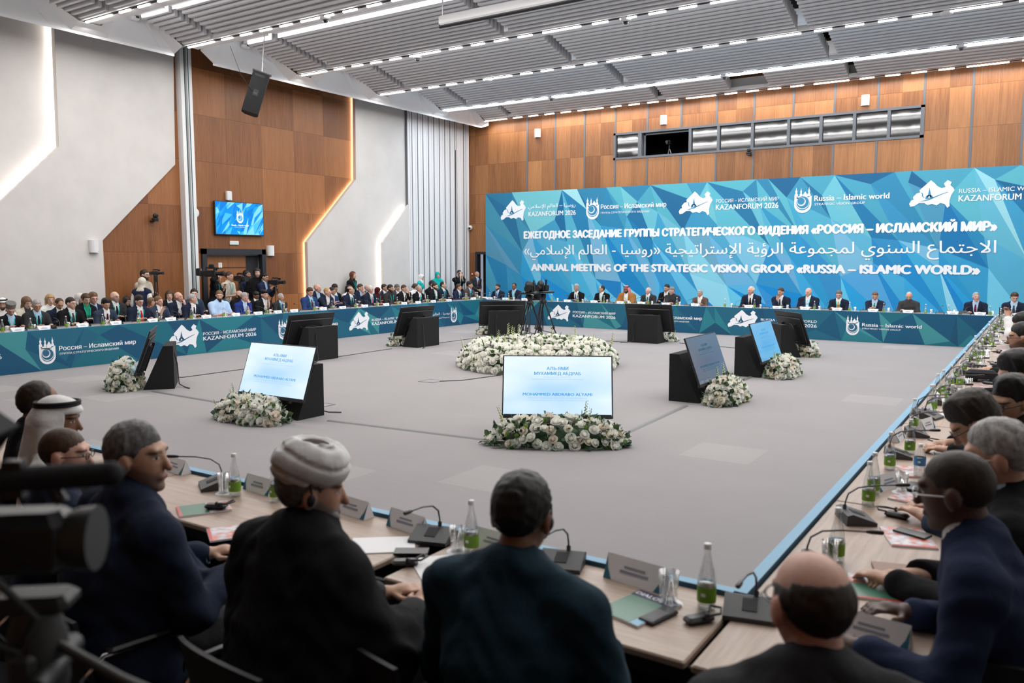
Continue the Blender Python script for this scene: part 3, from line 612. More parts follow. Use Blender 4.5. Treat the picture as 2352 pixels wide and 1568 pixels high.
for tb, F, col in ((TL, LF, (.02, .12, .22)), (TB, BKF, (.02, .12, .21))):
    Mb = pm('panel_blue_' + ('a' if tb is TL else 'b'), col, .5); FT = F @ Matrix.Translation((0, 0, .003)); o0 = 3.1 if tb is TL else -15.7
    E = (lambda x, z, w_, h_: emb(tb, FT, x - o0, z, w_, h_, Mb)); RM = (lambda x, z, w_, h_: rmap(tb, FT, x - o0, z, w_, h_, Mb))
    T = (lambda *it: letters(tb, FT, [(s, x - o0) + tuple(r) for s, x, *r in it]))
    if tb is TL:
        T(('KAZANFORUM 2026', 5.75, .30, 1.44, .09, .012)); E(7.85, .12, .30, .52); RM(10.5, .14, .80, .54); E(13.55, .12, .32, .52); RM(15.97, .13, .80, .54); E(20.48, .10, .32, .52)
        T(('Россия – Исламский мир', 8.22, .355, 1.57, .085, .024), ('ГРУППА СТРАТЕГИЧЕСКОГО ВИДЕНИЯ', 8.23, .275, 1.18, .036, .02))
        T(('РОССИЯ – ИСЛАМСКИЙ МИР', 11.41, .40, 1.46, .065, .018), ('KAZANFORUM 2026', 11.41, .285, 1.46, .085, .026))
        T(('Россия – Исламский мир', 13.98, .355, 1.57, .085, .024), ('ГРУППА СТРАТЕГИЧЕСКОГО ВИДЕНИЯ', 13.99, .275, 1.18, .036, .02))
        T(('RUSSIA – ISLAMIC WORLD', 16.87, .375, 1.45, .065, .018), ('KAZANFORUM 2026', 16.87, .26, 1.45, .085, .026))
        T((arabic('روسيا - العالم الإسلامي'), 19.0, .38, 1.42, .075, .01), (arabic('مجموعة الرؤية الإستراتيجية'), 19.3, .27, 1.12, .045, .0))
    else:
        RM(-13.16, .16, .82, .52); RM(-7.35, .19, .83, .52); E(-4.24, .16, .31, .52); E(-10.0, .16, .31, .52)
        T(('РОССИЯ – ИСЛАМСКИЙ МИР', -12.25, .435, 1.46, .065, .018), ('KAZANFORUM 2026', -12.25, .31, 1.46, .085, .026))
        T(('Россия – Исламский мир', -9.63, .385, 1.54, .085, .024), ('ГРУППА СТРАТЕГИЧЕСКОГО ВИДЕНИЯ', -9.63, .30, 1.16, .036, .02))
        T(('RUSSIA – ISLAMIC WORLD', -6.43, .435, 1.46, .065, .018), ('KAZANFORUM 2026', -6.43, .31, 1.46, .085, .026))
        T(('Russia – Islamic world', -3.86, .40, 1.36, .085, .024), ('STRATEGIC VISION GROUP', -3.86, .325, .90, .036, .02))
# ================================================================ FLOOR MONITORS
def screen_mat(name, st, a=(.30, .58, .90), b=(.86, .94, 1.0)):
    n = NT(name); co = n.co()
    f = n.noise(co, 1.1, 2, .4, (.8, 1, 2.2)); c = n.mix(n.ramp(f, .18, .72), a, b)
    return n.set(Base_Color=(.02, .02, .03), Emission_Color=c, Emission_Strength=st, Roughness=.12)
M_scr = screen_mat('screen_pale_blue', .95); M_scr2 = screen_mat('screen_sky_blue', .62, (.12, .45, .85), (.25, .62, .95)); M_scr3 = screen_mat('screen_dim_blue', .20, (.35, .5, .75), (.55, .72, .9))
M_scrt = em('screen_blue_text', (.03, .30, .62), .9); M_scrt2 = em('screen_soft_text', (.35, .55, .80), .9); M_scrt3 = em('screen_teal_text', (.01, .12, .22), .6)
M_case = pm('monitor_case', (.016, .016, .018), .45); M_felt = pm('black_felt_stand', (.010, .010, .011), .95, var=.4, vs=160)
def monitor(label, loc, rz, scr, tm, back=False):
    t = thing('floor_monitor', label, 'monitor', (loc[0], loc[1], 0), rad(rz), 'monitors standing round the flower bed')
    F = frame((-.41, 0, 0), (0, 1, 0), (0, 0, 1))
    MB().prism([(-.20, 0), (.27, 0), (.27, .70), (.12, .70)], 0, .82, 0, F).build('stand', M_felt, t)
    tl = rad(20); SF = frame((0, -.30, .28), (1, 0, 0), (0, math.sin(tl), math.cos(tl)))     # local z = out of the screen
    m = MB(); m.box((0, .36, -.012), (1.28, .74, .022), SF, 0, .004); m.box((0, .33, -.035), (1.16, .56, .03), SF, 0, .01); m.box((0, .015, -.02), (1.26, .05, .045), SF, 0, .008)
    m.build('bezel', M_case, t)
    m = MB(); m.add([(-.625, .012, .0005), (.625, .012, .0005), (.625, .716, .0005), (-.625, .716, .0005)], [(0, 1, 2, 3)], 0, False, SF); m.build('screen', scr, t)
    m = MB(); TFm = SF @ Matrix.Translation((0, 0, .0022))
    text(m, 'АЛЬ-ЯМИ', TFm, 0, .555, .25, .036, .022, 'C'); text(m, 'МУХАММЕД АБДРАБ', TFm, 0, .495, .54, .036, .022, 'C')
    text(m, 'MOHAMMED ABDRABO ALYAMI', TFm, 0, .25, .80, .034, .024, 'C', 0)
    m.build('lettering', tm, t)
    m = MB(); text(m, 'ГЕНЕРАЛЬНЫЙ ДИРЕКТОР', TFm, 0, .462, .32, .014, .0, 'C'); text(m, 'СОЮЗА ИНФОРМАЦИОННЫХ АГЕНТСТВ ОИС (ЮНА)', TFm, 0, .436, .60, .014, .0, 'C')
    text(m, 'DIRECTOR GENERAL OF THE UNION OF NEWS AGENCIES', TFm, 0, .215, .68, .015, 0, 'C'); text(m, 'OF THE ORGANIZATION OF ISLAMIC COOPERATION (UNA)', TFm, 0, .187, .70, .015, 0, 'C')
    m.build('small_lettering', M_scrt2 if scr is M_scr else tm, t)
    m = MB(); m.tube([(-.30, .10, -.055), (-.12, .46, -.055), (.12, .46, -.055), (.30, .10, -.055)], .011, 6, 0, SF); m.tube([(-.42, .05, -.06), (.42, .05, -.06)], .014, 6, 0, SF)
    for sx in (-.3, .3): m.box((sx, .22, -.075), (.05, .5, .05), SF)
    m.build('bracket', M_black, t)
    MB().tube([(.2, .26, .62), (.24, .31, .4), (.22, .33, .05), (.34, .42, .012), (.5, .5, .012)], .009, 6).build('cable', M_black, t)
    return t
MON = [('monitor facing the camera with pale text screen, behind wide low flowers', (-4.77, 8.28), 30, M_scr, M_scrt), ('pale lit monitor turned to the wooden table, flowers at its foot', (-8.45, 7.41), 0, M_scr, M_scrt),
       ('dim grey-blue monitor leaning toward the aisle table', (-4.33, 11.7), 90, M_scr3, M_scrt3), ('bright sky blue monitor leaning toward the aisle table', (-4.35, 14.8), 90, M_scr2, M_scrt),
       ('monitor seen from behind at the banner end of the aisle table', (-4.72, 18.09), 130, M_scr2, M_scrt), ('monitor seen from behind, squarely below the man in brown suit', (-8.42, 19.14), 180, M_scr2, M_scrt),
       ('monitor seen from behind in the far corner under the bearded blue tie man', (-12.43, 18.57), -138, M_scr2, M_scrt), ('monitor seen from behind, alone before the table opposite the partition', (-12.68, 15.3), -90, M_scr2, M_scrt),
       ('monitor seen from behind, just beyond the pale lit one', (-12.8, 12.0), -90, M_scr2, M_scrt), ('monitor seen edge on before the plaster wall table', (-12.23, 8.0), -38, M_scr2, M_scrt)]
MONO = [monitor(*m) for m in MON]
# ================================================================ FLOWERS
def petal(name, c):
    n = NT(name); nt = n.nt; d = n.node('ShaderNodeBsdfDiffuse', ins={0: c}); t_ = n.node('ShaderNodeBsdfTranslucent', ins={0: c})
    mx = n.node('ShaderNodeMixShader', ins={0: .42, 1: d.outputs[0], 2: t_.outputs[0]}); nt.links.new(mx.outputs[0], nt.nodes['Material Output'].inputs[0]); return n.mat
M_rose = [petal('rose_white', (.95, .94, .88)), petal('rose_cream', (.94, .90, .78)), petal('rose_blush', (.92, .84, .74))]
def leafmat(n_, c): 
    return pm(n_, c, .55, var=.35, vs=9)
M_leaf = [leafmat('leaf_green', (.07, .15, .03)), leafmat('leaf_eucalyptus', (.16, .24, .18)), leafmat('leaf_dark', (.02, .06, .018))]
M_mum = pm('button_flower_green', (.17, .33, .02), .7); M_bud = pm('snapdragon_bud', (.62, .66, .34), .6)
def rose_mesh(seed, mat):
    rn = random.Random(seed); mb = MB()
    mb.ball((0, 0, .012), (.022, .022, .026), 8)
    for ring, (n, r0, r1, h, op) in enumerate(((3, .012, .020, .048, .1), (5, .018, .034, .046, .35), (6, .022, .046, .036, .7), (6, .022, .054, .022, 1.1))):
        for k in range(n):
            a = 2 * PI * (k + .5 * (ring % 2) + rn.uniform(-.1, .1)) / n; wd = 1.25 * PI / n; vs = []
            for i in range(3):
                u = i / 2; rr = r0 + (r1 - r0) * u ** (1.0 / (1 + op)); z = h * (u ** (.7)) - (.010 * op if i == 2 else 0) + rn.uniform(-.002, .002)
                for j in range(-2, 3):
                    q = a + wd * j / 2 * (1 - .25 * (u - .4) ** 2); cup = 1 - .10 * (j / 2) ** 2 * (1 if i == 2 else .4)
                    vs.append((rr * math.cos(q) * cup, rr * math.sin(q) * cup, z - .006 * (j / 2) ** 2 * (i == 2)))
            mb.add(vs, [(i * 5 + j, i * 5 + j + 1, i * 5 + j + 6, i * 5 + j + 5) for i in range(2) for j in range(4)], 0, True)
    o = mb.build('rose', mat); me = o.data; bpy.data.objects.remove(o); return me
ROSES = [rose_mesh(1, M_rose[0]), rose_mesh(2, M_rose[0]), rose_mesh(3, M_rose[1]), rose_mesh(4, M_rose[0]), rose_mesh(5, M_rose[2])]
def one(mb, name, mats): o = mb.build(name, mats); me = o.data; bpy.data.objects.remove(o); return me
_m = MB()
for i in range(26):
    z = 1 - 2 * (i + .5) / 26; q = i * 2.4; r_ = math.sqrt(1 - z * z); _m.ball((.016 * r_ * math.cos(q), .016 * r_ * math.sin(q), .016 * z), .006, 4)
MUM = one(_m, 'button_flower', M_mum)
_m = MB(); _m.tube([(0, 0, 0), (.004, 0, .10), (.01, .004, .2)], [.003, .003, .002], 4, 1)
for i in range(16): q = i * 2.3; z = .06 + i * .0095; _m.ball((.012 * math.cos(q), .012 * math.sin(q), z), (.011 - i * .0004,) * 3, 5)
SPIKE = one(_m, 'snapdragon_spike', [M_bud, M_leaf[0]])
def mat_at(p, d, s, spin):
    d = Vector(d).normalized(); q = d.to_track_quat('Z', 'Y'); return Matrix.Translation(p) @ q.to_matrix().to_4x4() @ Matrix.Rotation(spin, 4, 'Z') @ Matrix.Scale(s, 4)
def foliage(root, rn, n, surf, mats=(0, 0, 1, 1, 2)):
    mb = MB()
    for i in range(n):
        p, d = surf(rn, True); s = rn.uniform(.035, .075); M = mat_at(p, Vector(d) + Vector((rn.uniform(-.8, .8), rn.uniform(-.8, .8), rn.uniform(-.5, .4))), s, rn.uniform(0, 6.28))
        rd = rn.random() < .4; wv = .55 if rd else .30
        vs = [(0, 0, 0), (wv * .8, .08, .35), (wv, .05, .75), (0, -.1, 1.25), (-wv, .05, .75), (-wv * .8, .08, .35), (0, -.06, .6)]
        mb.add(vs, [(0, 1, 6), (1, 2, 6), (2, 3, 6), (3, 4, 6), (4, 5, 6), (5, 0, 6)], rn.choice(mats), True, M)
    o = mb.build('foliage', M_leaf, root); o['kind'] = 'stuff'
def bloom(root, rn, n, surf, size, extra=None, mix=(0, 0, 1, 3, 2)):
    pts = []; tries = 0; rest = MB()
    while len(pts) < n and tries < n * 30:
        tries += 1; p, d = surf(rn, False)
        if any((p - q).length < size * .62 for q in pts): continue
        pts.append(p); me = ROSES[rn.choice(mix)]
        M = mat_at(p, Vector(d) + Vector((rn.uniform(-.35, .35), rn.uniform(-.35, .35), rn.uniform(0, .3))), size / .1 * rn.uniform(.8, 1.15), rn.uniform(0, 6.28))
        o = link('rose', me, root); o.matrix_local = M
def arrangement(label, loc, rz, w, d, h, n, seed, size=.10, mums=0, spikes=3):
    t = thing('flower_arrangement', label, 'flowers', (loc[0], loc[1], 0), rad(rz), 'white flower arrangements at the monitors'); rn = random.Random(seed)
    def surf(r_, leaf):
        a = r_.uniform(0, 2 * PI); e = math.acos(r_.uniform(.0, 1.0)); k = 1.0 + (r_.uniform(-.12, .10) if leaf else r_.uniform(-.05, .05))
        if leaf: e = min(PI / 2, e * 1.15)
        x, y, z = math.sin(e) * math.cos(a), math.sin(e) * math.sin(a), math.cos(e)
        ex = abs(x) ** .75 * (1 if x > 0 else -1)
        return Vector((ex * w / 2 * k, y * d / 2 * k, max(.02, z * h * k) + .01)), Vector((x, y, z * .9 + .25))
    MB().ball((0, 0, .02), (w * .40, d * .38, h * .70), 12).build('foam_base', M_leaf[2], t)
    foliage(t, rn, int(n * 9), surf); bloom(t, rn, min(100, int(n * 2.3)), surf, size * 1.08, mix=(0, 0, 1, 3, 2, 4))
    for i in range(mums):
        p, dd = surf(rn, False); o = link('button_flower', MUM, t); o.matrix_local = mat_at(p * 1.02, dd, rn.uniform(1, 1.5), 0)
    for i in range(spikes):
        p, dd = surf(rn, False); o = link('snapdragon_spike', SPIKE, t); o.matrix_local = mat_at(p * .95, Vector(dd) * .5 + Vector((0, 0, .8)), rn.uniform(.8, 1.3), rn.uniform(0, 6))
    return t
def front_of(k, dist, side=0.0):
    (x, y), rz = MON[k][1], rad(MON[k][2]); return (x + math.sin(rz) * dist + math.cos(rz) * side, y - math.cos(rz) * dist + math.sin(rz) * side)
arrangement('wide low bank of white roses below the monitor facing the camera', front_of(0, .50), MON[0][2], 1.50, .50, .30, 60, 31, .11, 26, 4)
arrangement('white rose arrangement below the pale monitor facing the wooden table', front_of(1, .50, -.12), MON[1][2], 1.12, .52, .29, 44, 32, .12, 4, 4)
arrangement('white rose arrangement below the dim grey-blue monitor', front_of(2, .48, -.05), MON[2][2], .98, .46, .34, 42, 33, .11, 2, 3)
arrangement('white rose arrangement below the bright sky blue monitor', front_of(3, .48), MON[3][2], .98, .46, .34, 42, 34, .11, 0, 3)
arrangement('white flowers peeping from behind the banner end monitor', front_of(4, .46), MON[4][2], .9, .42, .30, 30, 35, .11, 0, 2)
arrangement('white flowers below the monitor under the brown suit man', front_of(5, .46), MON[5][2], 1.2, .42, .30, 30, 36, .11, 0, 2)
arrangement('white flowers below the corner monitor under the blue tie man', front_of(6, .46), MON[6][2], 1.25, .42, .30, 30, 37, .11, 0, 3)
arrangement('white flowers below the monitor opposite the folding partition', front_of(7, .46), MON[7][2], 1.0, .42, .34, 30, 38, .11, 0, 2)
arrangement('white flowers hidden before the monitor just beyond the pale one', front_of(8, .46), MON[8][2], .9, .42, .28, 26, 39, .11, 0, 1)
arrangement('white flowers before the edge-on monitor by the plaster wall', front_of(9, .50), MON[9][2], 1.1, .46, .42, 38, 40, .13, 0, 4)
cb = thing('flower_bed', 'large round bed of white roses encircling two camera tripods', 'flowers', (-8.35, 13.7, 0)); _rn = random.Random(77)
def ring_surf(r_, leaf):
    a = r_.uniform(0, 2 * PI); e = r_.uniform(-.25, 2.45); k = r_.uniform(-.04, .05) if not leaf else r_.uniform(-.09, .07)
    rr = 1.05 + (.45 + k) * math.cos(e); z = .06 + (.38 + k) * math.sin(max(0, e))
    return Vector((rr * math.cos(a), rr * math.sin(a), max(.03, z))), Vector((math.cos(e) * math.cos(a), math.cos(e) * math.sin(a), math.sin(e) + .35))
ps = [(.64, 0), (.66, .30), (.85, .40), (1.1, .42), (1.32, .32), (1.42, .12), (1.44, 0)]
MB().lathe(ps, 40).build('foam_base', M_leaf[2], cb)
foliage(cb, _rn, 1500, ring_surf, (0, 0, 0, 1, 2))
def near_surf(r_, leaf):
    while 1:
        p, d = ring_surf(r_, leaf)
        if (p.x * .55 - p.y * .84) > -.3: return p, d
bloom(cb, _rn, 100, near_surf, .15, mix=(0, 1, 3, 3, 0))
mb = MB(); k = 0
while k < 760:
    p, d = ring_surf(_rn, False); k += 1
    me = ROSES[_rn.choice((0, 1, 3))]; M = mat_at(p * Vector((1, 1, 1)).length / 1.7320508, d, _rn.uniform(1.15, 1.7), _rn.uniform(0, 6))
    mb.add([tuple(v.co) for v in me.vertices], [tuple(q.vertices) for q in me.polygons], 0, True, M)
o = mb.build('rose_carpet', M_rose[0], cb); o['kind'] = 'stuff'
for i in range(26):
    p, d = ring_surf(_rn, False); o = link('snapdragon_spike', SPIKE, cb); o.matrix_local = mat_at(p, Vector(d) * .3 + Vector((0, 0, 1)), _rn.uniform(1, 1.7), _rn.uniform(0, 6))
# ---------------------------------------------------------------- two camera tripods inside the bed
def center_tripod(label, loc, rz, spread=.42):
    t = thing('camera_tripod', label, 'tripod', (loc[0], loc[1], 0), rz, 'camera tripods in the flower bed')
    for q in (.5, 2.6, 4.7):
        c, s_ = math.cos(q), math.sin(q); m = MB()
        for off in (-.035, .035): m.tube([(.05 * c - off * s_, .05 * s_ + off * c, 1.08), ((.05 + spread * .55) * c - off * s_, (.05 + spread * .55) * s_ + off * c, .48)], .013, 6)
        m.tube([((.02 + spread * .5) * c, (.02 + spread * .5) * s_, .56), (spread * 1.15 * c, spread * 1.15 * s_, .02)], .016, 6); m.box((spread * .58 * c, spread * .58 * s_, .48), (.05, .05, .05))
        m.ball((spread * 1.15 * c, spread * 1.15 * s_, .02), .03, 6); m.build('leg', M_black, t)
    m = MB()
    for q in (.5, 2.6, 4.7): m.tube([(0, 0, .42), (spread * .72 * math.cos(q), spread * .72 * math.sin(q), .36)], .009, 5)
    m.tube([(0, 0, .42), (0, 0, .9)], .012, 6).build('spreader', M_black, t)
    MB().lathe([(0, 1.05), (.08, 1.06), (.09, 1.12), (.05, 1.16), (.07, 1.2), (.07, 1.28), (0, 1.29)], 12).tube([(.05, -.05, 1.22), (.16, -.38, 1.10)], .011, 6).build('fluid_head', M_black, t)
    m = MB().box((0, 0, 1.33), (.34, .46, .05), None, 0, .015).box((0, .02, 1.43), (.17, .24, .16), None, 0, .02); m.tube([(0, -.12, 1.43), (0, -.25, 1.43)], [.06, .075], 14); m.build('camera_body', M_black, t)
    m = MB(); m.lathe([(.0, -.02), (.085, -.02), (.09, 0), (.085, .02), (0, .02)], 18, M=Matrix.Translation((0, -.1, 1.52)) @ Matrix.Rotation(PI / 2 - .3, 4, 'X')); m.box((.10, -.02, 1.50), (.02, .06, .24)); m.build('monitor_hood', M_black, t)
    MB().tube([(0, .05, 1.1), (-.1, .1, .8), (-.12, .12, .3), (-.16, .3, .02)], .006, 5).build('cable', M_black, t)
center_tripod('tripod with video camera in the flower bed, the shorter of the pair', tuple(on(1217, 806, 2, 0))[:2], .3, .40); center_tripod('tripod with video camera in the flower bed, the taller of the pair', tuple(on(1247, 800, 2, 0))[:2], -.1, .40)
# ---------------------------------------------------------------- cables and floor boxes on the carpet
M_cable = pm('cable_cover_grey', (.16, .16, .165), .6); M_cab2 = pm('cable_black', (.02, .02, .02), .5)
def cable(label, pts, flat=True, r_=.012):
    P = [Vector((p[0], p[1], .006)) for p in pts]
    mb = MB()
    if flat:
        for a, b in zip(P[:-1], P[1:]):
            d = (b - a).normalized(); n = Vector((-d.y, d.x, 0)); L = (b - a).length
            F = frame((a.x, a.y, 0), n, (0, 0, 1)); mb.prism([(-.045, 0), (.045, 0), (.02, .014), (-.02, .014)], 0, L, 0, F)
    else: mb.tube(P, r_ * .6, 6)
    tag(mb.build('floor_cable', M_cable if flat else M_cab2), label, 'cable', 'cables across the carpet')
F2 = lambda x, y: on(x, y, 2, 0.0)
cable('grey cable cover between pale monitor and the camera-facing monitor', [F2(755, 966), F2(1130, 1012)]); cable('grey cable cover from edge-on monitor to pale monitor', [F2(352, 899), F2(500, 924)])
cable('grey cable cover from camera-facing monitor to dim grey-blue monitor', [F2(1430, 998), F2(1575, 932)]); cable('grey cable cover between the dim and the bright blue monitors', [F2(1706, 874), F2(1740, 858)])
cable('thin black cable running from edge-on monitor to the monitor beyond', [F2(382, 866), F2(420, 867), F2(560, 848), F2(655, 832)], False); cable('thin black cable between the two rear-facing monitors', [F2(760, 822), F2(900, 801)], False)
cable('thin black cable from the flower bed to the floor box', [F2(1010, 876), F2(1060, 874), F2(1150, 862)], False); cable('thin dark cable between corner monitor and its neighbour', [F2(1000, 789), F2(1105, 775)], False); cable('thin dark cable behind the bed toward brown suit man monitor', [F2(1300, 778), F2(1440, 786)], False); cable('thin dark cable from brown suit man monitor to sky blue monitor', [F2(1560, 788), F2(1720, 802)], False)
for x, y, l in ((990, 875, 'square outlet lid in the carpet near the flower bed'), (735, 930, 'square outlet lid in the carpet beside the pale monitor')):
    p = F2(x, y); t = thing('floor_box', l, 'floor outlet', (p.x, p.y, 0)); mb = MB()
    for a, b, c, d in ((0, -.15, .32, .012), (0, .15, .32, .012), (-.155, 0, .012, .3), (.155, 0, .012, .3)): mb.box((a, b, .003), (c, d, .006))
    mb.build('rim', M_grey, t); MB().box((0, 0, .0015), (.30, .29, .003)).build('lid', M_carpet, t)
# ================================================================ PEOPLE: bodies and clothes grown from distance fields
V = lambda *a: np.array(a, dtype=np.float64)
def nrm(v): return v / (np.linalg.norm(v) + 1e-9)
class Grid:
    def __init__(s, lo, hi, h):
        s.h = h; s.lo = np.array(lo, float); s.n = np.ceil((np.array(hi) - s.lo) / h).astype(int) + 1
        s.D = np.full(s.n, .5, np.float32)
        s.ax = [(s.lo[i] + h * np.arange(s.n[i])).astype(np.float32) for i in range(3)]
    def sub(s, lo, hi):
        a = np.clip(np.floor((lo - s.lo) / s.h).astype(int), 0, s.n - 1); b = np.clip(np.ceil((hi - s.lo) / s.h).astype(int) + 1, 1, s.n)
        sl = tuple(slice(a[i], b[i]) for i in range(3))
        return sl, np.stack(np.meshgrid(*[s.ax[i][sl[i]] for i in range(3)], indexing='ij'), -1)
    def add(s, p, k=.02, grow=0.0, cut=False):
        pad = k + 2.5 * s.h + max(grow, 0)
        if p[0] == 'c': r_ = max(p[3], p[4]); lo = np.minimum(p[1], p[2]) - r_; hi = np.maximum(p[1], p[2]) + r_
        else: r_ = max(p[3]); lo = p[1] - r_; hi = p[1] + r_
        sl, P = s.sub(lo - pad, hi + pad)
        if P.size == 0: return s
        d = ev(p, P) - grow; o = s.D[sl]
        if cut: d = -d; h = np.clip(k - np.abs(o - d), 0, None) / k; s.D[sl] = np.maximum(o, d) + h * h * k * .25
        else: h = np.clip(k - np.abs(o - d), 0, None) / k; s.D[sl] = np.minimum(o, d) - h * h * k * .25
        return s
    def all(s): return np.stack(np.meshgrid(*s.ax, indexing='ij'), -1)
    def at(s, P):
        i = np.clip(np.round((np.asarray(P) - s.lo) / s.h).astype(int), 0, s.n - 1)
        return s.D[i[..., 0], i[..., 1], i[..., 2]]
    def mesh(s):
        D = s.D; I = D < 0; nx, ny, nz = D.shape
        c = [I[i:nx - 1 + i, j:ny - 1 + j, k:nz - 1 + k] for i in (0, 1) for j in (0, 1) for k in (0, 1)]
        cnt = sum(x.astype(np.int8) for x in c); act = np.argwhere((cnt > 0) & (cnt < 8))
        if len(act) == 0: return np.zeros((0, 3)), np.zeros((0, 4), int)
        idx = np.full((nx - 1, ny - 1, nz - 1), -1, np.int32); idx[tuple(act.T)] = np.arange(len(act))
        cor = np.array([(i, j, k) for i in (0, 1) for j in (0, 1) for k in (0, 1)])
        vals = np.stack([D[act[:, 0] + a, act[:, 1] + b, act[:, 2] + e] for a, b, e in cor], 1)
        acc = np.zeros((len(act), 3)); num = np.zeros(len(act))
        for a in range(8):
            for bit in (1, 2, 4):
                b = a | bit
                if b == a: continue
                x = (vals[:, a] < 0) != (vals[:, b] < 0); t = np.where(x, vals[:, a] / (vals[:, a] - vals[:, b] + 1e-12), 0)
                acc += np.where(x[:, None], cor[a] + t[:, None] * (cor[b] - cor[a]), 0); num += x
        verts = (act + acc / num[:, None]) * s.h + s.lo
        Q = []
        for ax in range(3):
            u, w_ = (ax + 1) % 3, (ax + 2) % 3
            A = np.take(I, range(0, D.shape[ax] - 1), ax); B = np.take(I, range(1, D.shape[ax]), ax)
            e = np.argwhere(A != B); e = e[(e[:, u] > 0) & (e[:, w_] > 0) & (e[:, u] < D.shape[u] - 1) & (e[:, w_] < D.shape[w_] - 1)]
            if len(e) == 0: continue
            du = np.zeros(3, int); du[u] = 1; dw = np.zeros(3, int); dw[w_] = 1
            g = lambda q: idx[q[:, 0], q[:, 1], q[:, 2]]
            q = np.stack([g(e - du - dw), g(e - dw), g(e), g(e - du)], 1); ins = I[tuple(e.T)]
            q[~ins] = q[~ins][:, ::-1]; Q.append(q)
        return verts, (np.concatenate(Q) if Q else np.zeros((0, 4), int))
def ev(p, P):
    if p[0] == 'c':
        _, a, b, ra, rb, fl = p; pa = P - a.astype(np.float32); ba = (b - a).astype(np.float32)
        if fl is not None:
            n, fc = fl; n = n.astype(np.float32); pa = pa + (pa @ n)[..., None] * n * (fc - 1); ba = ba + (ba @ n) * n * (fc - 1)
        t = np.clip(pa @ ba / (ba @ ba + 1e-9), 0, 1); d = pa - t[..., None] * ba
        return np.sqrt((d * d).sum(-1)) - (ra + (rb - ra) * t)
    _, c, Rm, r_ = p; q = (P - c.astype(np.float32)) @ Rm.astype(np.float32); r_ = np.asarray(r_, np.float32)
    k0 = np.sqrt(((q / r_) ** 2).sum(-1)); k1 = np.sqrt(((q / (r_ * r_)) ** 2).sum(-1)) + 1e-6
    return k0 * (k0 - 1) / k1
def cap(a, b, ra, rb=None, fl=None): return ('c', np.asarray(a, float), np.asarray(b, float), ra, ra if rb is None else rb, fl)
def ell(c, r_, Rm=np.eye(3)): return ('e', np.asarray(c, float), Rm, r_)
def bounds(ps, pad):
    lo = np.min([np.minimum(p[1], p[2]) - max(p[3], p[4]) if p[0] == 'c' else p[1] - max(p[3]) for p in ps], 0)
    hi = np.max([np.maximum(p[1], p[2]) + max(p[3], p[4]) if p[0] == 'c' else p[1] + max(p[3]) for p in ps], 0)
    return lo - pad, hi + pad
def qmesh(name, verts, quads, mat, parent, hp=None):
    me = bpy.data.meshes.new(name); n, m = len(verts), len(quads)
    me.vertices.add(n); me.vertices.foreach_set('co', np.asarray(verts, np.float32).ravel())
    me.loops.add(4 * m); me.loops.foreach_set('vertex_index', np.asarray(quads, np.int32).ravel())
    me.polygons.add(m); me.polygons.foreach_set('loop_start', np.arange(0, 4 * m, 4, dtype=np.int32))
    me.polygons.foreach_set('use_smooth', np.ones(m, bool)); me.materials.append(mat)
    if hp is not None:
        at = me.attributes.new('hp', 'FLOAT_VECTOR', 'POINT'); at.data.foreach_set('vector', np.asarray(hp, np.float32).ravel())
    me.update(calc_edges=True)
    return link(name, me, parent)
def Rz(a): c, s_ = math.cos(a), math.sin(a); return np.array([[c, -s_, 0], [s_, c, 0], [0, 0, 1.0]])
def Rx(a): c, s_ = math.cos(a), math.sin(a); return np.array([[1.0, 0, 0], [0, c, -s_], [0, s_, c]])
def Ry(a): c, s_ = math.cos(a), math.sin(a); return np.array([[c, 0, s_], [0, 1.0, 0], [-s_, 0, c]])
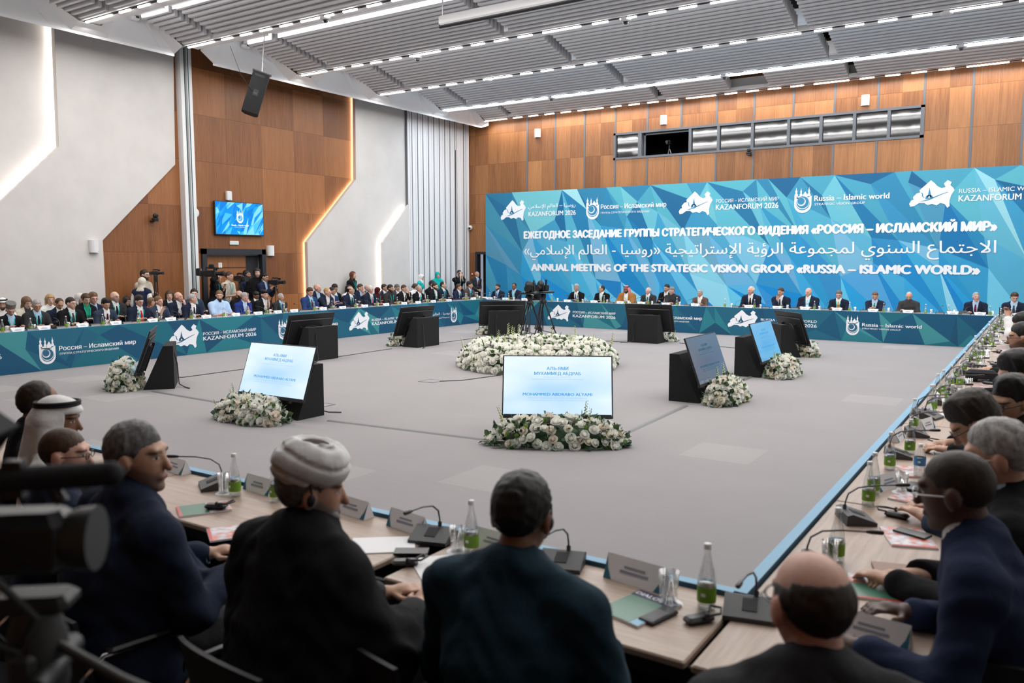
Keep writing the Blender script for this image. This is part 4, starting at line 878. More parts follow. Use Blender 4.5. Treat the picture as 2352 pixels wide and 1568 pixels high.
# ---------------------------------------------------------------- skin, hair, cloth
SK = {'fair': (.62, .40, .31), 'pink': (.62, .36, .28), 'tan': (.50, .29, .20), 'olive': (.42, .24, .155), 'brown': (.22, .11, .065), 'dark': (.085, .045, .032)}
HC = {'black': (.010, .009, .009), 'dark': (.022, .014, .010), 'brown': (.06, .032, .017), 'lbrown': (.16, .09, .045), 'blond': (.42, .27, .12), 'red': (.13, .035, .014), 'grey': (.26, .25, .245), 'dgrey': (.10, .098, .098), 'white': (.62, .60, .57), 'salt': (.16, .155, .15)}
def skin_mat(tone, hair, beard):
    key = 'skin_%s_%s_%s' % (tone, hair, beard)
    if key in MATS: return MATS[key]
    n = NT(key); c0 = SK[tone]; hcol = HC[hair]; X = n.xyz(n.node('ShaderNodeAttribute', attribute_name='hp', attribute_type='GEOMETRY').outputs['Vector'])
    ax = n.m('ABSOLUTE', X[0]); y, z = X[1], X[2]
    def el(cx, cz, rx, rz_, yy=.04, soft=.35):     # soft ellipse on the front of the face
        a = n.m('DIVIDE', n.m('SUBTRACT', ax, cx), rx); b = n.m('DIVIDE', n.m('SUBTRACT', z, cz), rz_)
        d = n.m('SQRT', n.m('ADD', n.m('MULTIPLY', a, a), n.m('MULTIPLY', b, b)))
        return n.m('MULTIPLY', n.ramp(d, 1 + soft, 1 - soft), n.m('GREATER_THAN', y, yy))
    f = n.noise(n.co(), 45, 3); c = n.mix(n.ramp(f, .3, .7), tuple(x * .92 for x in c0), tuple(min(1, x * 1.08) for x in c0))
    c = n.mix(n.m('MULTIPLY', el(.045, -.02, .03, .03, .03, .8), .25), c, (min(1, c0[0] * 1.05), c0[1] * .72, c0[2] * .68))
    ear = n.m('MULTIPLY', n.m('GREATER_THAN', ax, .076), n.m('LESS_THAN', n.m('ABSOLUTE', n.m('ADD', z, .008)), .05)); c = n.mix(n.m('MULTIPLY', ear, .3), c, (c0[0], c0[1] * .65, c0[2] * .6))
    if beard != 'none':
        bc = HC[beard.split('_')[0]]; am = .55 if beard.endswith('stub') else .92
        zb = n.m('ADD', n.m('MULTIPLY', n.m('MAXIMUM', n.m('SUBTRACT', .075, y), 0), .55), -.040)      # line rising toward the ears
        bm_ = n.m('MULTIPLY', n.ramp(n.m('SUBTRACT', zb, z), -.006, .010), n.m('MULTIPLY', n.m('GREATER_THAN', z, -.15), n.m('GREATER_THAN', y, -.012)))
        c = n.mix(n.m('MULTIPLY', bm_, am), c, bc)
    elif hair in ('black', 'dark'):
        bm_ = n.m('MULTIPLY', n.ramp(z, -.035, -.06), n.m('MULTIPLY', n.m('GREATER_THAN', z, -.13), n.m('GREATER_THAN', y, .0))); c = n.mix(n.m('MULTIPLY', bm_, .22), c, tuple(x * .4 for x in c0))
    c = n.mix(n.m('MULTIPLY', el(0, -.060, .026, .0075), .75), c, (c0[0] * .75, c0[1] * .45, c0[2] * .45)); c = n.mix(n.m('MULTIPLY', el(0, -.060, .024, .0016), .7), c, (.08, .03, .025))
    bz = n.m('SUBTRACT', .034, n.m('MULTIPLY', n.m('ABSOLUTE', n.m('SUBTRACT', ax, .030)), .15))
    bb = n.m('MULTIPLY', n.ramp(n.m('ABSOLUTE', n.m('SUBTRACT', z, bz)), .0075, .003), n.m('MULTIPLY', n.m('GREATER_THAN', y, .03), n.ramp(n.m('ABSOLUTE', n.m('SUBTRACT', ax, .033)), .026, .018)))
    c = n.mix(n.m('MULTIPLY', bb, .85), c, tuple(x * .7 for x in hcol))
    c = n.mix(n.m('MULTIPLY', el(.032, .012, .018, .009, .04, .4), .5), c, tuple(x * .45 for x in c0))
    c = n.mix(n.m('MULTIPLY', el(.032, .0115, .0135, .0050, .04, .25), .85), c, (.55, .52, .48)); c = n.mix(el(.032, .0115, .0055, .0055, .04, .2), c, (.02, .014, .01))
    c = n.mix(n.m('MULTIPLY', el(.007, -.031, .004, .003, .08, .4), .7), c, tuple(x * .25 for x in c0))
    MATS[key] = n.set(Base_Color=c, Roughness=.48, Specular_IOR_Level=.4); return MATS[key]
def hair_mat(col):
    key = 'hair_' + col
    if key in MATS: return MATS[key]
    n = NT(key); c0 = HC[col]; f = n.noise(n.co(), 60, 4, .6, (1, 1, .35)); f2 = n.noise(n.co(), 16, 2)
    hi = tuple(min(1, x * (2.0 if col in ('grey', 'salt', 'dgrey') else 1.45)) for x in c0); c = n.mix(n.ramp(f, .3, .7), tuple(x * .62 for x in c0), hi); c = n.mix(n.m('MULTIPLY', n.ramp(f2, .4, .7), .35), c, tuple(x * .5 for x in c0))
    n.bump(f, .5, .006); MATS[key] = n.set(Base_Color=c, Roughness=.5, Specular_IOR_Level=.35); return MATS[key]
CC = {'navy': (.013, .019, .040), 'black': (.008, .008, .010), 'charcoal': (.030, .031, .035), 'dgrey': (.045, .046, .05), 'blue': (.022, .05, .155), 'bblue': (.016, .035, .19), 'slate': (.03, .045, .075), 'teal': (.012, .034, .052), 'brown': (.11, .072, .062), 'gbrown': (.075, .058, .055),
      'polo': (.40, .56, .80), 'white': (.76, .76, .76), 'cream': (.62, .57, .48), 'lblue': (.42, .58, .76), 'turq': (.01, .42, .40), 'burg': (.06, .008, .012), 'red': (.45, .015, .02), 'pink': (.55, .16, .26), 'green': (.02, .25, .12), 'bnavy': (.014, .022, .055), 'bisht': (.30, .13, .035), 'orange': (.62, .25, .14), 'purple': (.12, .02, .05), 'tblue': (.03, .12, .35), 'gold': (.5, .28, .08), 'beige': (.50, .45, .36), 'jeans': (.08, .14, .23), 'gfur': (.16, .155, .15), 'kef': (.62, .22, .22)}
def cloth(col, kind='suit'):
    key = 'cloth_' + col
    if key in MATS: return MATS[key]
    n = NT(key); c0 = CC[col]; co = n.co(); f = n.noise(co, 220, 2); g = n.noise(co, 9, 3, .55)
    vv = .2 if max(c0) < .2 else .05
    c = n.mix(n.ramp(f, .3, .7), tuple(x * (1 - vv) for x in c0), tuple(min(1, x * (1 + vv)) for x in c0))
    b = n.node('ShaderNodeBump', ins={'Strength': .35, 'Distance': .03, 'Height': g}); b2 = n.node('ShaderNodeBump', ins={'Strength': .15, 'Distance': .002, 'Height': f, 'Normal': b.outputs[0]}); sock(n.nt, n.b, 'Normal', b2.outputs[0])
    MATS[key] = n.set(Base_Color=c, Roughness=.85, Specular_IOR_Level=.15); return MATS[key]
def ik(Sh, T, l1, l2, pole):
    d = T - Sh; L = min(np.linalg.norm(d), (l1 + l2) * .985); n = nrm(d); T = Sh + n * L
    a = (l1 * l1 - l2 * l2 + L * L) / (2 * L); h = math.sqrt(max(l1 * l1 - a * a, 1e-6))
    pp = pole - n * (pole @ n); return Sh + n * a + nrm(pp) * h, T
def ribbon(parent, name, mat, pts, wd, wdir, ndir, th=.004):
    mb = MB(); vs = []; wds = wd if isinstance(wd, (list, tuple)) else [wd] * len(pts)
    for p, w_ in zip(pts, wds):
        for sx, sn in ((-1, 0), (1, 0), (1, 1), (-1, 1)): vs.append(tuple(p + wdir * (w_ / 2 * sx) + ndir * (th * sn)))
    fs = []
    for i in range(len(pts) - 1):
        for k in range(4): fs.append((i * 4 + k, i * 4 + (k + 1) % 4, i * 4 + 4 + (k + 1) % 4, i * 4 + 4 + k))
    fs += [(3, 2, 1, 0), tuple(range(len(vs) - 4, len(vs)))]
    mb.add(vs, fs); return mb.build(name, mat, parent)
_GL = {}
def glasses(parent, Mh, mat):
    mb = MB()
    for sx in (-1, 1):
        mb.tube([(sx * .033 + .021 * math.cos(q), .104, .010 + .016 * math.sin(q)) for q in [2 * PI * k / 14 for k in range(15)]], .0022, 5)
        mb.tube([(sx * .054, .104, .014), (sx * .080, .075, .014), (sx * .083, -.005, .006), (sx * .081, -.02, -.01)], .0022, 5)
    mb.tube([(-.012, .105, .014), (0, .109, .017), (.012, .105, .014)], .002, 5)
    o = mb.build('glasses', mat, parent); o.matrix_local = Mh; return o
PEOPLE = {}
def person(key, label, head, yaw, kind='sit', lean=10, hy=0, hn=8, ht=0, L=None, R=None, fat=0.0, skin='fair', hair='short', hc='dark', beard='none', longbeard=0, top='suit', col='navy', shirt='white', tie=None, lan=False, legs='charcoal', gl=None, ear=False, hat=None, hatc='white', vox=.013, cvox=.019, curl=.5, scale=None, female=False, hips=0.0, lgap=.10, sh=1.0, wr=1.0, detail=False):
    """head: (x, y, z) of the head's centre in the room. yaw: heading in degrees, 0 = +Y. hands L, R in body coordinates (right, forward, height)."""
    yaw = rad(yaw); hx, hyy, hz = head; ln = rad(lean); lf = math.sin(ln); lu = math.cos(ln)
    sit = kind == 'sit'; base = .46 if sit else 0.0
    per = (.09 + .50 * lu + .165 * math.cos(ln * .5)) if sit else (.94 + .50 * lu + .185)
    s = scale or min(1.12, max(.86, (hz - base) / per))
    seat = hz - s * per if sit else 0.0
    pel = V(0, 0, seat + .09 * s) if sit else V(0, 0, .94 * s)
    u = V(0, lf, lu); fw = V(0, lu, -lf); X = V(1, 0, 0)
    nb = pel + u * .50 * s; hc_ = nb + s * V(0, math.sin(ln * .5) * .165 + .028, .165 * math.cos(ln * .5) + (.02 if not sit else 0))
    off = Rz(yaw) @ hc_; root = thing('person', label, 'person', (hx - off[0], hyy - off[1], 0), yaw)
    hc_ = hc_ + V(0, 0, hz - hc_[2]) * (1 if scale is None else 0)
    Rh = Rz(rad(hy)) @ Ry(rad(ht)) @ Rx(rad(-hn)); H = lambda x, y, z: hc_ + Rh @ (V(x, y, z) * s)
    Mh = Matrix([list(Rh[i] * s) + [hc_[i]] for i in range(3)] + [[0, 0, 0, 1]])
    rq = lambda *r_: tuple(x * s for x in r_)
    sw = (.175 if female else .195) * sh * s
    SL, SR = nb - u * .055 * s - X * sw, nb - u * .055 * s + X * sw
    l1, l2 = .30 * s, .265 * s
    dz = .80 if sit else .98 * s
    def tgt(t, sx): return V(*t) if t is not None else (V(sx * .13, .40 * s, .795) if sit else V(sx * .25, .06, .82 * s))
    HP = {'chin': (.035, .12, -.215), 'face': (.045, .135, -.13), 'mouth': (.03, .16, -.17), 'temple': (.105, .10, -.12), 'eye': (.06, .17, -.06), 'brow': (.03, .19, -.05)}
    def tgt2(t, sx):
        if isinstance(t, str): q = HP[t]; return H(sx * q[0], q[1], q[2])
        return tgt(t, sx)
    TLh, TRh = tgt2(L, -1), tgt2(R, 1)
    pol = lambda sx: V(sx * .42, -.35, -.8)
    EL, TLh = ik(SL, TLh, l1, l2, pol(-1)); ER, TRh = ik(SR, TRh, l1, l2, pol(1))
    fr = 1 + fat; B = []; A = []; LG = []
    fl = (fw, 1.38 / fr ** .5)
    # torso: pelvis, waist, belly, rib cage, shoulder girdle
    wid = .135 if not female else .125
    T = [cap(pel - X * .055 * s, pel + X * .055 * s, .115 * s * fr, None, (V(0, 1, 0), 1.15)), cap(pel + u * .06 * s, pel + u * .26 * s, (wid + .0) * s * fr, (wid + .01) * s * fr, fl),
         ell(pel + u * .33 * s + fw * .008 * s, rq(.168 * fr ** .4 * sh, .112 * fr ** .6, .19), np.stack([X, fw, u], 1)), cap(SL + X * .05 * s - u * .015 * s, SR - X * .05 * s - u * .015 * s, .068 * s, None, (fw, 1.15)),
         cap(nb + u * .035 * s, SL - u * .0 * s, .042 * s, .055 * s), cap(nb + u * .035 * s, SR, .042 * s, .055 * s)]
    if fat > .15: T.append(ell(pel + u * .17 * s + fw * (.05 + .10 * fat) * s, rq(.15 * fr ** .7, .12 * fr, .15), np.stack([X, fw, u], 1)))
    if female: T += [ell(pel + u * .33 * s + fw * .085 * s + X * q * .065 * s, rq(.062, .055, .06)) for q in (-1, 1)]
    neck = cap(nb - u * .01 * s, H(0, -.022, -.07), .056 * s, .052 * s)
    head_p = [ell(H(0, -.014, .030), rq(.0755, .096, .089), Rh), cap(H(0, .022, -.02), H(0, .052, -.083), .064 * s, .036 * s), ell(H(0, .032, -.018), rq(.0635, .062, .082), Rh),
              cap(H(0, .090, .018), H(0, .112, -.026), .0085 * s, .0135 * s), cap(H(-.034, .078, .036), H(.034, .078, .036), .0145 * s), cap(H(-.016, .091, -.060), H(.016, .091, -.060), .0095 * s), ell(H(0, .075, -.098), rq(.024, .02, .017), Rh),
              ell(H(-.081, -.008, -.006), rq(.013, .023, .035), Rh), ell(H(.081, -.008, -.006), rq(.013, .023, .035), Rh)]
    arms = [cap(SL, EL, .050 * s, .041 * s), cap(EL, TLh, .041 * s, .028 * s), cap(SR, ER, .050 * s, .041 * s), cap(ER, TRh, .041 * s, .028 * s)]
    def hand(E, W, sx):
        d = nrm(W - E); up = V(0, 0, 1); tocen = nrm(np.cross(d, up)) if abs(d[2]) < .9 else X
        side = tocen * (-sx)                        # thumb side, toward the body's middle
        n_ = nrm(np.cross(side, d)); n_ = n_ if n_[2] < 0 else -n_
        P = [cap(W, W + d * .055 * s, .030 * s, .034 * s, (n_, 1.75))]
        if abs(d[2]) > .5 or W[2] > .95: pass
        for i, (o, ll) in enumerate(((.027, .072), (.009, .082), (-.009, .076), (-.027, .060))):
            k0 = W + d * .080 * s + side * o * s; c = curl
            k1 = k0 + (d * math.cos(c * .7) + n_ * math.sin(c * .7)) * ll * .5 * s; k2 = k1 + (d * math.cos(c * 1.7) + n_ * math.sin(c * 1.7)) * ll * .5 * s
            P += [cap(k0 - d * .03 * s, k1, .0092 * s, .0082 * s), cap(k1, k2, .0080 * s, .0068 * s)]
        k0 = W + d * .022 * s + side * .030 * s; k1 = k0 + nrm(side * .75 + d * .7 + n_ * .3) * .040 * s
        return P + [cap(k0 - side * .012 * s, k1, .0125 * s, .0105 * s), cap(k1, k1 + nrm(d + side * .15 + n_ * .4 * c) * .030 * s, .010 * s, .0078 * s)]
    hands = hand(EL, TLh, -1) + hand(ER, TRh, 1)
    for sx in (-1, 1):
        if sit: hip = pel + X * sx * .085 * s; kn = V(sx * lgap, .44 * s, seat + .06 * s); an = V(sx * (lgap + .01), .42 * s, .09); 
        else: hip = pel + X * sx * .085 * s - V(0, 0, .03); kn = V(sx * .095, .015, .50 * s); an = V(sx * .10, -.01, .09 * s)
        LG += [cap(hip, kn, .082 * s * fr ** .5, .056 * s), cap(kn, an, .054 * s, .038 * s), cap(an - V(0, .02, .045), an + V(0, .13 * s, -.05), .036 * s, .030 * s)]
    # ---- body
    allp = T + [neck] + head_p + arms + hands + LG
    g = Grid(*bounds(allp, .05), vox)
    for p in T: g.add(p, .05 * s)
    for p in arms: g.add(p, .03 * s)
    for p in LG: g.add(p, .03 * s)
    g.add(neck, .025 * s)
    for i, p in enumerate(head_p): g.add(p, .022 * s if i in (1, 2) else (.008 * s if i > 6 else .012 * s))
    for sx in (-1, 1): g.add(ell(H(sx * .033, .108, .012), rq(.018, .018, .011), Rh), .012 * s, 0, True)
    for i, p in enumerate(hands): g.add(p, .010 * s if i % 11 == 0 else .006 * s)
    v, q = g.mesh(); hp = (v - hc_) @ Rh / s
    far = (np.abs(hp[:, 0]) > .12) | (np.abs(hp[:, 2]) > .16) | (hp[:, 1] < -.2) | (hp[:, 1] > .2); hp[far] = 9
    qmesh('body', v, q, skin_mat(skin, hc, beard), root, hp)
    # ---- clothes
    def garment(name, prims, mat, grow, h, k=.05, post=None, amp=.004, pad=.05, kk=None):
        G_ = Grid(*bounds(prims, pad + grow), h)
        for i, p in enumerate(prims): G_.add(p, k if kk is None else kk[i], grow)
        if amp or post is not None:
            P = G_.all()
            if amp:
                a, b, c = P[..., 0] / s, P[..., 1] / s, P[..., 2] / s
                G_.D -= amp * (wr - 1) * .8
                G_.D += amp * wr * (np.sin(31 * c + 14 * a + 2.1 * np.sin(17 * b + 9 * a)) * np.sin(11 * a - 19 * b + 1.7 * np.sin(13 * c)) + .6 * np.sin(55 * c + 21 * b + 3 * np.sin(23 * a)) * np.sin(29 * a + 17 * c))
            if post is not None: G_.D = post(P, G_.D)
        v, q = G_.mesh()
        if len(v): qmesh(name, v, q, mat, root)
        return G_
    tl = lambda P: ((P - pel.astype(np.float32)) @ u.astype(np.float32)) / s; ff = lambda P: ((P - pel.astype(np.float32)) @ fw.astype(np.float32)) / s
    wL, wR = EL + (TLh - EL) * .82, ER + (TRh - ER) * .82
    def sleeves(ra, rb, rc_, frac=1.0):
        return [cap(SL, EL, ra * s, rb * s), cap(SR, ER, ra * s, rb * s)] + ([cap(EL, wL, rb * s, rc_ * s), cap(ER, wR, rb * s, rc_ * s)] if frac >= 1 else [])
    cutn = lambda P, D, e, w_, r0: np.maximum(D, -np.linalg.norm((P - w_) - ((P - w_) @ nrm(w_ - e))[..., None] * nrm(w_ - e) * 0, axis=-1) + r0)
    Gs = Gj = None; col_m = cloth(col)
    collar = cap(nb - u * .04 * s, nb + nrm(H(0, -.02, -.07) - nb) * .032 * s, .069 * s, .062 * s)
    if top == 'suit':
        vb = .22 if not female else .24
        if shirt:
            Gs = garment('shirt', T[1:] + [collar], cloth(shirt), .007 * s, min(cvox, .016), post=lambda P, D: np.maximum(D, np.maximum(.10 - tl(P), np.minimum(.02 - ff(P), .47 - tl(P)))), amp=.0)
        low = [cap(pel - u * .02 * s - X * .07 * s, pel - u * .02 * s + X * .07 * s, .13 * s * fr, None, (V(0, 1, 0), 1.12))]
        jc = cap(nb - u * .05 * s, nb + nrm(H(0, -.02, -.07) - nb) * .020 * s - fw * .008 * s, .088 * s, .074 * s)
        def vcut(P, D):
            t = tl(P); x = np.abs(P[..., 0]) / s; wdt = np.clip(.012 + (t - vb) * .19, 0, .062); m = np.maximum(x - wdt, vb - t)
            m = np.maximum(m, .0 - ff(P)); return np.maximum(D, -m * s)
        Gj = garment('jacket', T + low + [jc] + sleeves(.056, .047, .040), col_m, .014 * s, cvox, .045 * s, vcut, .0035)
        if detail and shirt:                        # shirt cuffs
            for e, w_ in ((EL, TLh), (ER, TRh)): m_ = MB(); m_.tube([e + (w_ - e) * .88, e + (w_ - e) * .985], .040 * s, 10); m_.build('cuff', cloth(shirt), root)
    elif top in ('polo', 'tee'):
        Gj = garment('polo_shirt', T + [cap(nb - u * .04 * s, nb + u * .01 * s, .078 * s, .07 * s), cap(SL, SL + (EL - SL) * .72, .062 * s, .060 * s), cap(SR, SR + (ER - SR) * .72, .062 * s, .060 * s)], col_m, .012 * s, cvox, .045 * s, None, .003)
    elif top in ('sweater', 'closed'):
        Gj = garment('jacket' if top == 'closed' else 'sweater', T + [collar] + sleeves(.056, .048, .040), col_m, .014 * s, cvox, .045 * s, None, .0035)
    elif top == 'vest':
        Gs = garment('blouse', T[1:] + [collar] + sleeves(.054, .046, .040), cloth('white'), .006 * s, cvox, .04 * s, None, .002)
        Gj = garment('vest', T + [cap(nb - u * .06 * s, nb, .085 * s, .075 * s)], col_m, .022 * s, cvox, .045 * s, None, .002)
    elif top == 'robe':
        low = [cap(pel + u * .1 * s, V(0, .14, .40), .20 * s, .28 * s, (V(0, 1, 0), 1.2)), cap(V(0, .16, .42), V(0, .18, .12), .27 * s, .30 * s, (V(0, 1, 0), 1.25))]
        slv = [cap(SL, EL, .062 * s, .072 * s), cap(SR, ER, .062 * s, .072 * s), cap(EL, EL + (wL - EL) * .45, .074 * s, .066 * s), cap(ER, ER + (wR - ER) * .45, .074 * s, .066 * s), cap(SL - V(0, .03, .1), V(SL[0] * .95, EL[1] - .16, EL[2] - .22), .07 * s, .12 * s), cap(SR - V(0, .03, .1), V(SR[0] * .95, ER[1] - .16, ER[2] - .22), .07 * s, .12 * s)]
        Gs = garment('undergarment', [collar] + sleeves(.054, .05, .046) + T[1:], cloth('dgrey'), .010 * s, cvox, .04 * s, None, .002)
        Gj = garment('cloak', T + low + [cap(nb - u * .06 * s, nb + u * .0 * s, .10 * s, .085 * s)] + slv, col_m, .024 * s, cvox, .07 * s, lambda P, D: D + .010 * np.sin(34 * np.arctan2(P[..., 0], P[..., 1] + .25) + 4 * P[..., 2]) * np.clip((1.0 - P[..., 2]) * 1.6, 0, 1), .004)
        m_ = MB(); m_.tube([nb - u * .01 * s, nb + nrm(H(0, -.02, -.07) - nb) * .05 * s], [.074 * s, .068 * s], 16); m_.build('collar', cloth('white'), root)
    elif top == 'bisht':
        Gs = garment('undergarment', T[1:] + [collar] + sleeves(.054, .048, .042), cloth('white'), .008 * s, cvox, .04 * s, None, .002)
        low = [cap(pel, V(0, .2, .45), .18 * s, .24 * s)]
        Gj = garment('cloak', T + low + [cap(SL, EL, .08 * s, .11 * s), cap(SR, ER, .08 * s, .11 * s)], col_m, .026 * s, cvox, .06 * s, lambda P, D: np.maximum(D, -np.maximum(np.abs(P[..., 0]) - .075 * s, -ff(P) * s)), .005)
    if not sit or detail or top != 'robe':
        garment('trousers', [T[0]] + [p for i, p in enumerate(LG) if i % 3 != 2], cloth(legs), .016 * s, max(cvox, .022), .04 * s, None, .003)
        for i in (2, 5): m_ = MB(); p = LG[i]; m_.ball(((p[1] + p[2]) / 2), (.048, .135, .045), 10); m_.build('shoe', M_black, root)
    def front(x, t, extra=.004):
        for f_ in np.arange(.34, -.05, -.004):
            P = pel + u * t * s + fw * f_ * s + X * x * s
            if min(G_.at(P) for G_ in (Gs, Gj) if G_ is not None) < 0: return P + fw * (extra + .004)
        return pel + u * t * s + fw * .1 * s + X * x * s
    if tie and Gs is not None:
        ts = [.485, .465, .44, .40, .35, .30, .25, .22]; ribbon(root, 'tie', cloth(tie), [front(0, t_, .002) for t_ in ts], [.034 * s, .030 * s, .036 * s, .046 * s, .056 * s, .064 * s, .070 * s, .072 * s], X, fw, .006)
    if lan and (Gj is not None):
        for sx in (-1, 1):
            ts = [.50, .46, .41, .35, .29, .22, .17]; pts = [front(sx * (.062 - .055 * (i / 6) ** 1.2), t_, .006) for i, t_ in enumerate(ts)]
            ribbon(root, 'lanyard', cloth('turq'), [nb + u * .045 * s + X * sx * .062 * s] + pts, .017 * s, X, fw, .003)
        p = front(0, .13, .010); m_ = MB(); m_.box((0, 0, 0), (.085 * s, .11 * s, .004)); o = m_.build('badge', M_paper, root); o.matrix_local = Matrix(((1, 0, 0, p[0]), (0, u[1], fw[1], p[1]), (0, u[2], fw[2], p[2]), (0, 0, 0, 1)))
    # ---- hair and headgear, in the head's own frame
    hv = min(vox, .010) if vox > .008 else vox
    def headmesh(name, prims, mat, post=None, k=.02, h=None, lo=(-.2, -.22, -.34), hi=(.2, .2, .25)):
        G_ = Grid(lo, hi, h or hv)
        for p in prims: G_.add(p, k)
        if post is not None: G_.D = post(G_.all(), G_.D)
        v, q = G_.mesh(); o = None
        if len(v): o = qmesh(name, v, q, mat, root); o.matrix_local = Mh
        return o
    sk = lambda t, tz=0.0: ell(V(0, -.014, .030 + tz), (.0755 + t, .096 + t, .089 + t))
    face = lambda P: np.maximum(np.abs(P[..., 0]) - .062, np.maximum(.012 - P[..., 1], P[..., 2] - .062))
    nz = lambda P, a=.003: a * np.sin(70 * P[..., 0] + 5 * np.sin(60 * P[..., 1])) * np.sin(55 * P[..., 2] + 4 * np.sin(50 * P[..., 0])) + a * .6 * np.sin(120 * P[..., 1] + 3 * np.sin(90 * P[..., 2]))
    hairline = lambda P: np.where((np.abs(P[..., 0]) > .055) & (P[..., 1] > .018), np.where(P[..., 1] < .044, -.012, .012 + .68 * P[..., 1]), np.where(P[..., 1] > .0, .012 + .68 * P[..., 1], .012 + 1.55 * P[..., 1])) - P[..., 2]
    earcut = lambda P: .021 - np.abs(P[..., 1] + .004)
    M_h = hair_mat(hc); thin = .0025 if hair == 'fuzz' else .008 if hair in ('crop', 'ring', 'recede') else .017 if hair == 'thick' else .012
    def shortpost(P, D):
        hl = np.maximum(hairline(P), np.where(P[..., 1] > .0, (np.abs(P[..., 0]) - .050) * .9 + (P[..., 1] - .055) * .8, -1))
        if hair == 'ring': hl = np.maximum(np.maximum(hl, P[..., 2] - np.where(P[..., 1] < -.04, .066, .056)), P[..., 1] - .038)
        if hair == 'recede': hl = np.maximum(hl, np.where(P[..., 2] > .05, P[..., 1] - .030 - .22 * np.abs(P[..., 0]), -1))
        tt = thin * np.clip(-hl / .045, .06, 1) * (1 + (1.1 if hair == 'thick' else .55) * np.clip((P[..., 2] - .03) / .08, 0, 1))
        D = np.maximum(D - tt + nz(P) * (.15 if hair == 'fuzz' else .8) * np.clip(-hl / .03, 0, 1), hl * .75)
        D = np.maximum(D, np.where(np.abs(P[..., 0]) > .055, np.minimum(earcut(P), .018 - P[..., 2]) , -1))
        return D
    if hat in (None, 'beret', 'papakha', 'turban'):
        if hair in ('short', 'crop', 'ring', 'recede', 'fuzz', 'thick'): headmesh('hair', [sk(.0005)], M_h, shortpost)
        elif hair in ('long', 'bob'):
            zb = -.26 if hair == 'long' else -.11
            headmesh('hair', [sk(.020)] + [cap(V(sx * .060, -.02, .01), V(sx * .078, -.005, zb), .036, .030) for sx in (-1, 1)] + [cap(V(0, -.075, .0), V(0, -.072, zb - .02), .050, .05)], M_h, lambda P, D: np.maximum(D + nz(P, .004), -face(P)), .03)
        elif hair == 'bun': headmesh('hair', [sk(.014), ell(V(0, -.115, .0), (.038, .036, .036))], M_h, lambda P, D: np.maximum(np.maximum(D + nz(P), -face(P)), np.where(P[..., 1] > -.06, hairline(P) * .75, -1)))
    if longbeard: headmesh('beard', [cap(V(0, .052, -.075), V(0, .066, -.085 - .05 * longbeard), .050, .034)], hair_mat(beard.split('_')[0] if beard != 'none' else hc), lambda P, D: np.maximum(D + nz(P, .004), P[..., 2] + .052))
    HM = cloth(hatc) if hatc in CC else MATS[hatc]
    if hat == 'papakha': headmesh('hat', [cap(V(0, -.012, .075), V(0, -.02, .16), .090, .100)], HM, lambda P, D: np.maximum(np.maximum(D + nz(P, .004), P[..., 2] - .175), .048 - P[..., 2] + .12 * P[..., 1]))
    if hat == 'beret': headmesh('beret', [ell(V(0, -.02, .085), (.102, .118, .040))], HM)
    if hat == 'hijab': headmesh('headscarf', [sk(.020), cap(V(0, -.03, -.03), V(0, -.02, -.17), .078, .105), ell(V(0, -.03, -.22), (.165, .115, .09))], HM, lambda P, D: np.maximum(D + nz(P, .003), -np.maximum(np.hypot(P[..., 0] / .056, (P[..., 2] + .018) / .086) * .056 - .056, .01 - P[..., 1])), .05, None, (-.2, -.2, -.36))
    if hat == 'ghutra':
        headmesh('ghutra', [sk(.022), cap(V(-.07, -.03, .0), V(-.135, .0, -.26), .055, .05), cap(V(.07, -.03, .0), V(.135, .0, -.26), .055, .05), cap(V(0, -.08, -.03), V(0, -.09, -.30), .085, .11), cap(V(0, .045, .085), V(0, .07, .072), .045, .04, (V(0, 0, 1), 1.5))], HM, lambda P, D: np.maximum(D + .004 * np.sin(60 * P[..., 0] + 8 * P[..., 2]) * (P[..., 2] < .0), -np.maximum(np.abs(P[..., 0]) - .070, np.maximum(.012 - P[..., 1], P[..., 2] - .055))), .045, None, (-.25, -.24, -.36), (.25, .2, .2))
        m_ = MB()
        for dz_ in (0, .014): m_.tube([(.088 * math.cos(q), -.014 + .108 * math.sin(q), .090 + dz_ + .10 * 0.12 * math.sin(q)) for q in [2 * PI * k / 24 for k in range(25)]], .0085, 7)
        o = m_.build('agal', M_blackm, root); o.matrix_local = Mh
    if hat == 'turban':
        def tp(P, D):
            a = np.arctan2(P[..., 0], P[..., 1] + .01); r_ = P[..., 2] + .026 * np.sin(a * 1.0 + .8) + .008 * np.sin(2 * a)
            D = D + .011 * np.clip(1 - 2.2 * np.abs(np.sin(r_ * 50)), 0, 1) - .002 + .002 * np.sin(9 * a + 40 * P[..., 2])
            return np.maximum(D, .022 - P[..., 2] - .30 * np.maximum(P[..., 1], 0) + .10 * P[..., 1])
        headmesh('turban', [ell(V(0, -.014, .092), (.108, .126, .092))], HM, lambda P, D: np.maximum(tp(P, D), -(np.sqrt((P[..., 0] / .062) ** 2 + ((P[..., 1] + .0) / .078) ** 2 + ((P[..., 2] - .186) / .03) ** 2) - 1) * .03))
        headmesh('skull_cap', [ell(V(0, -.01, .110), (.07, .085, .062))], cloth('gbrown'))
    if gl: glasses(root, Mh, {'dark': M_black, 'metal': M_alu}[gl])
    if ear:
        m_ = MB(); m_.ball((.087, -.004, -.006), (.012, .016, .022), 8).tube([(.09, -.0, .0), (.088, -.012, .05)], .003, 5); o = m_.build('earpiece', M_black, root); o.matrix_local = Mh
    PEOPLE[key] = dict(root=root, L=TLh, R=TRh, s=s, yaw=yaw, head=hc_, Mh=Mh)
    return root
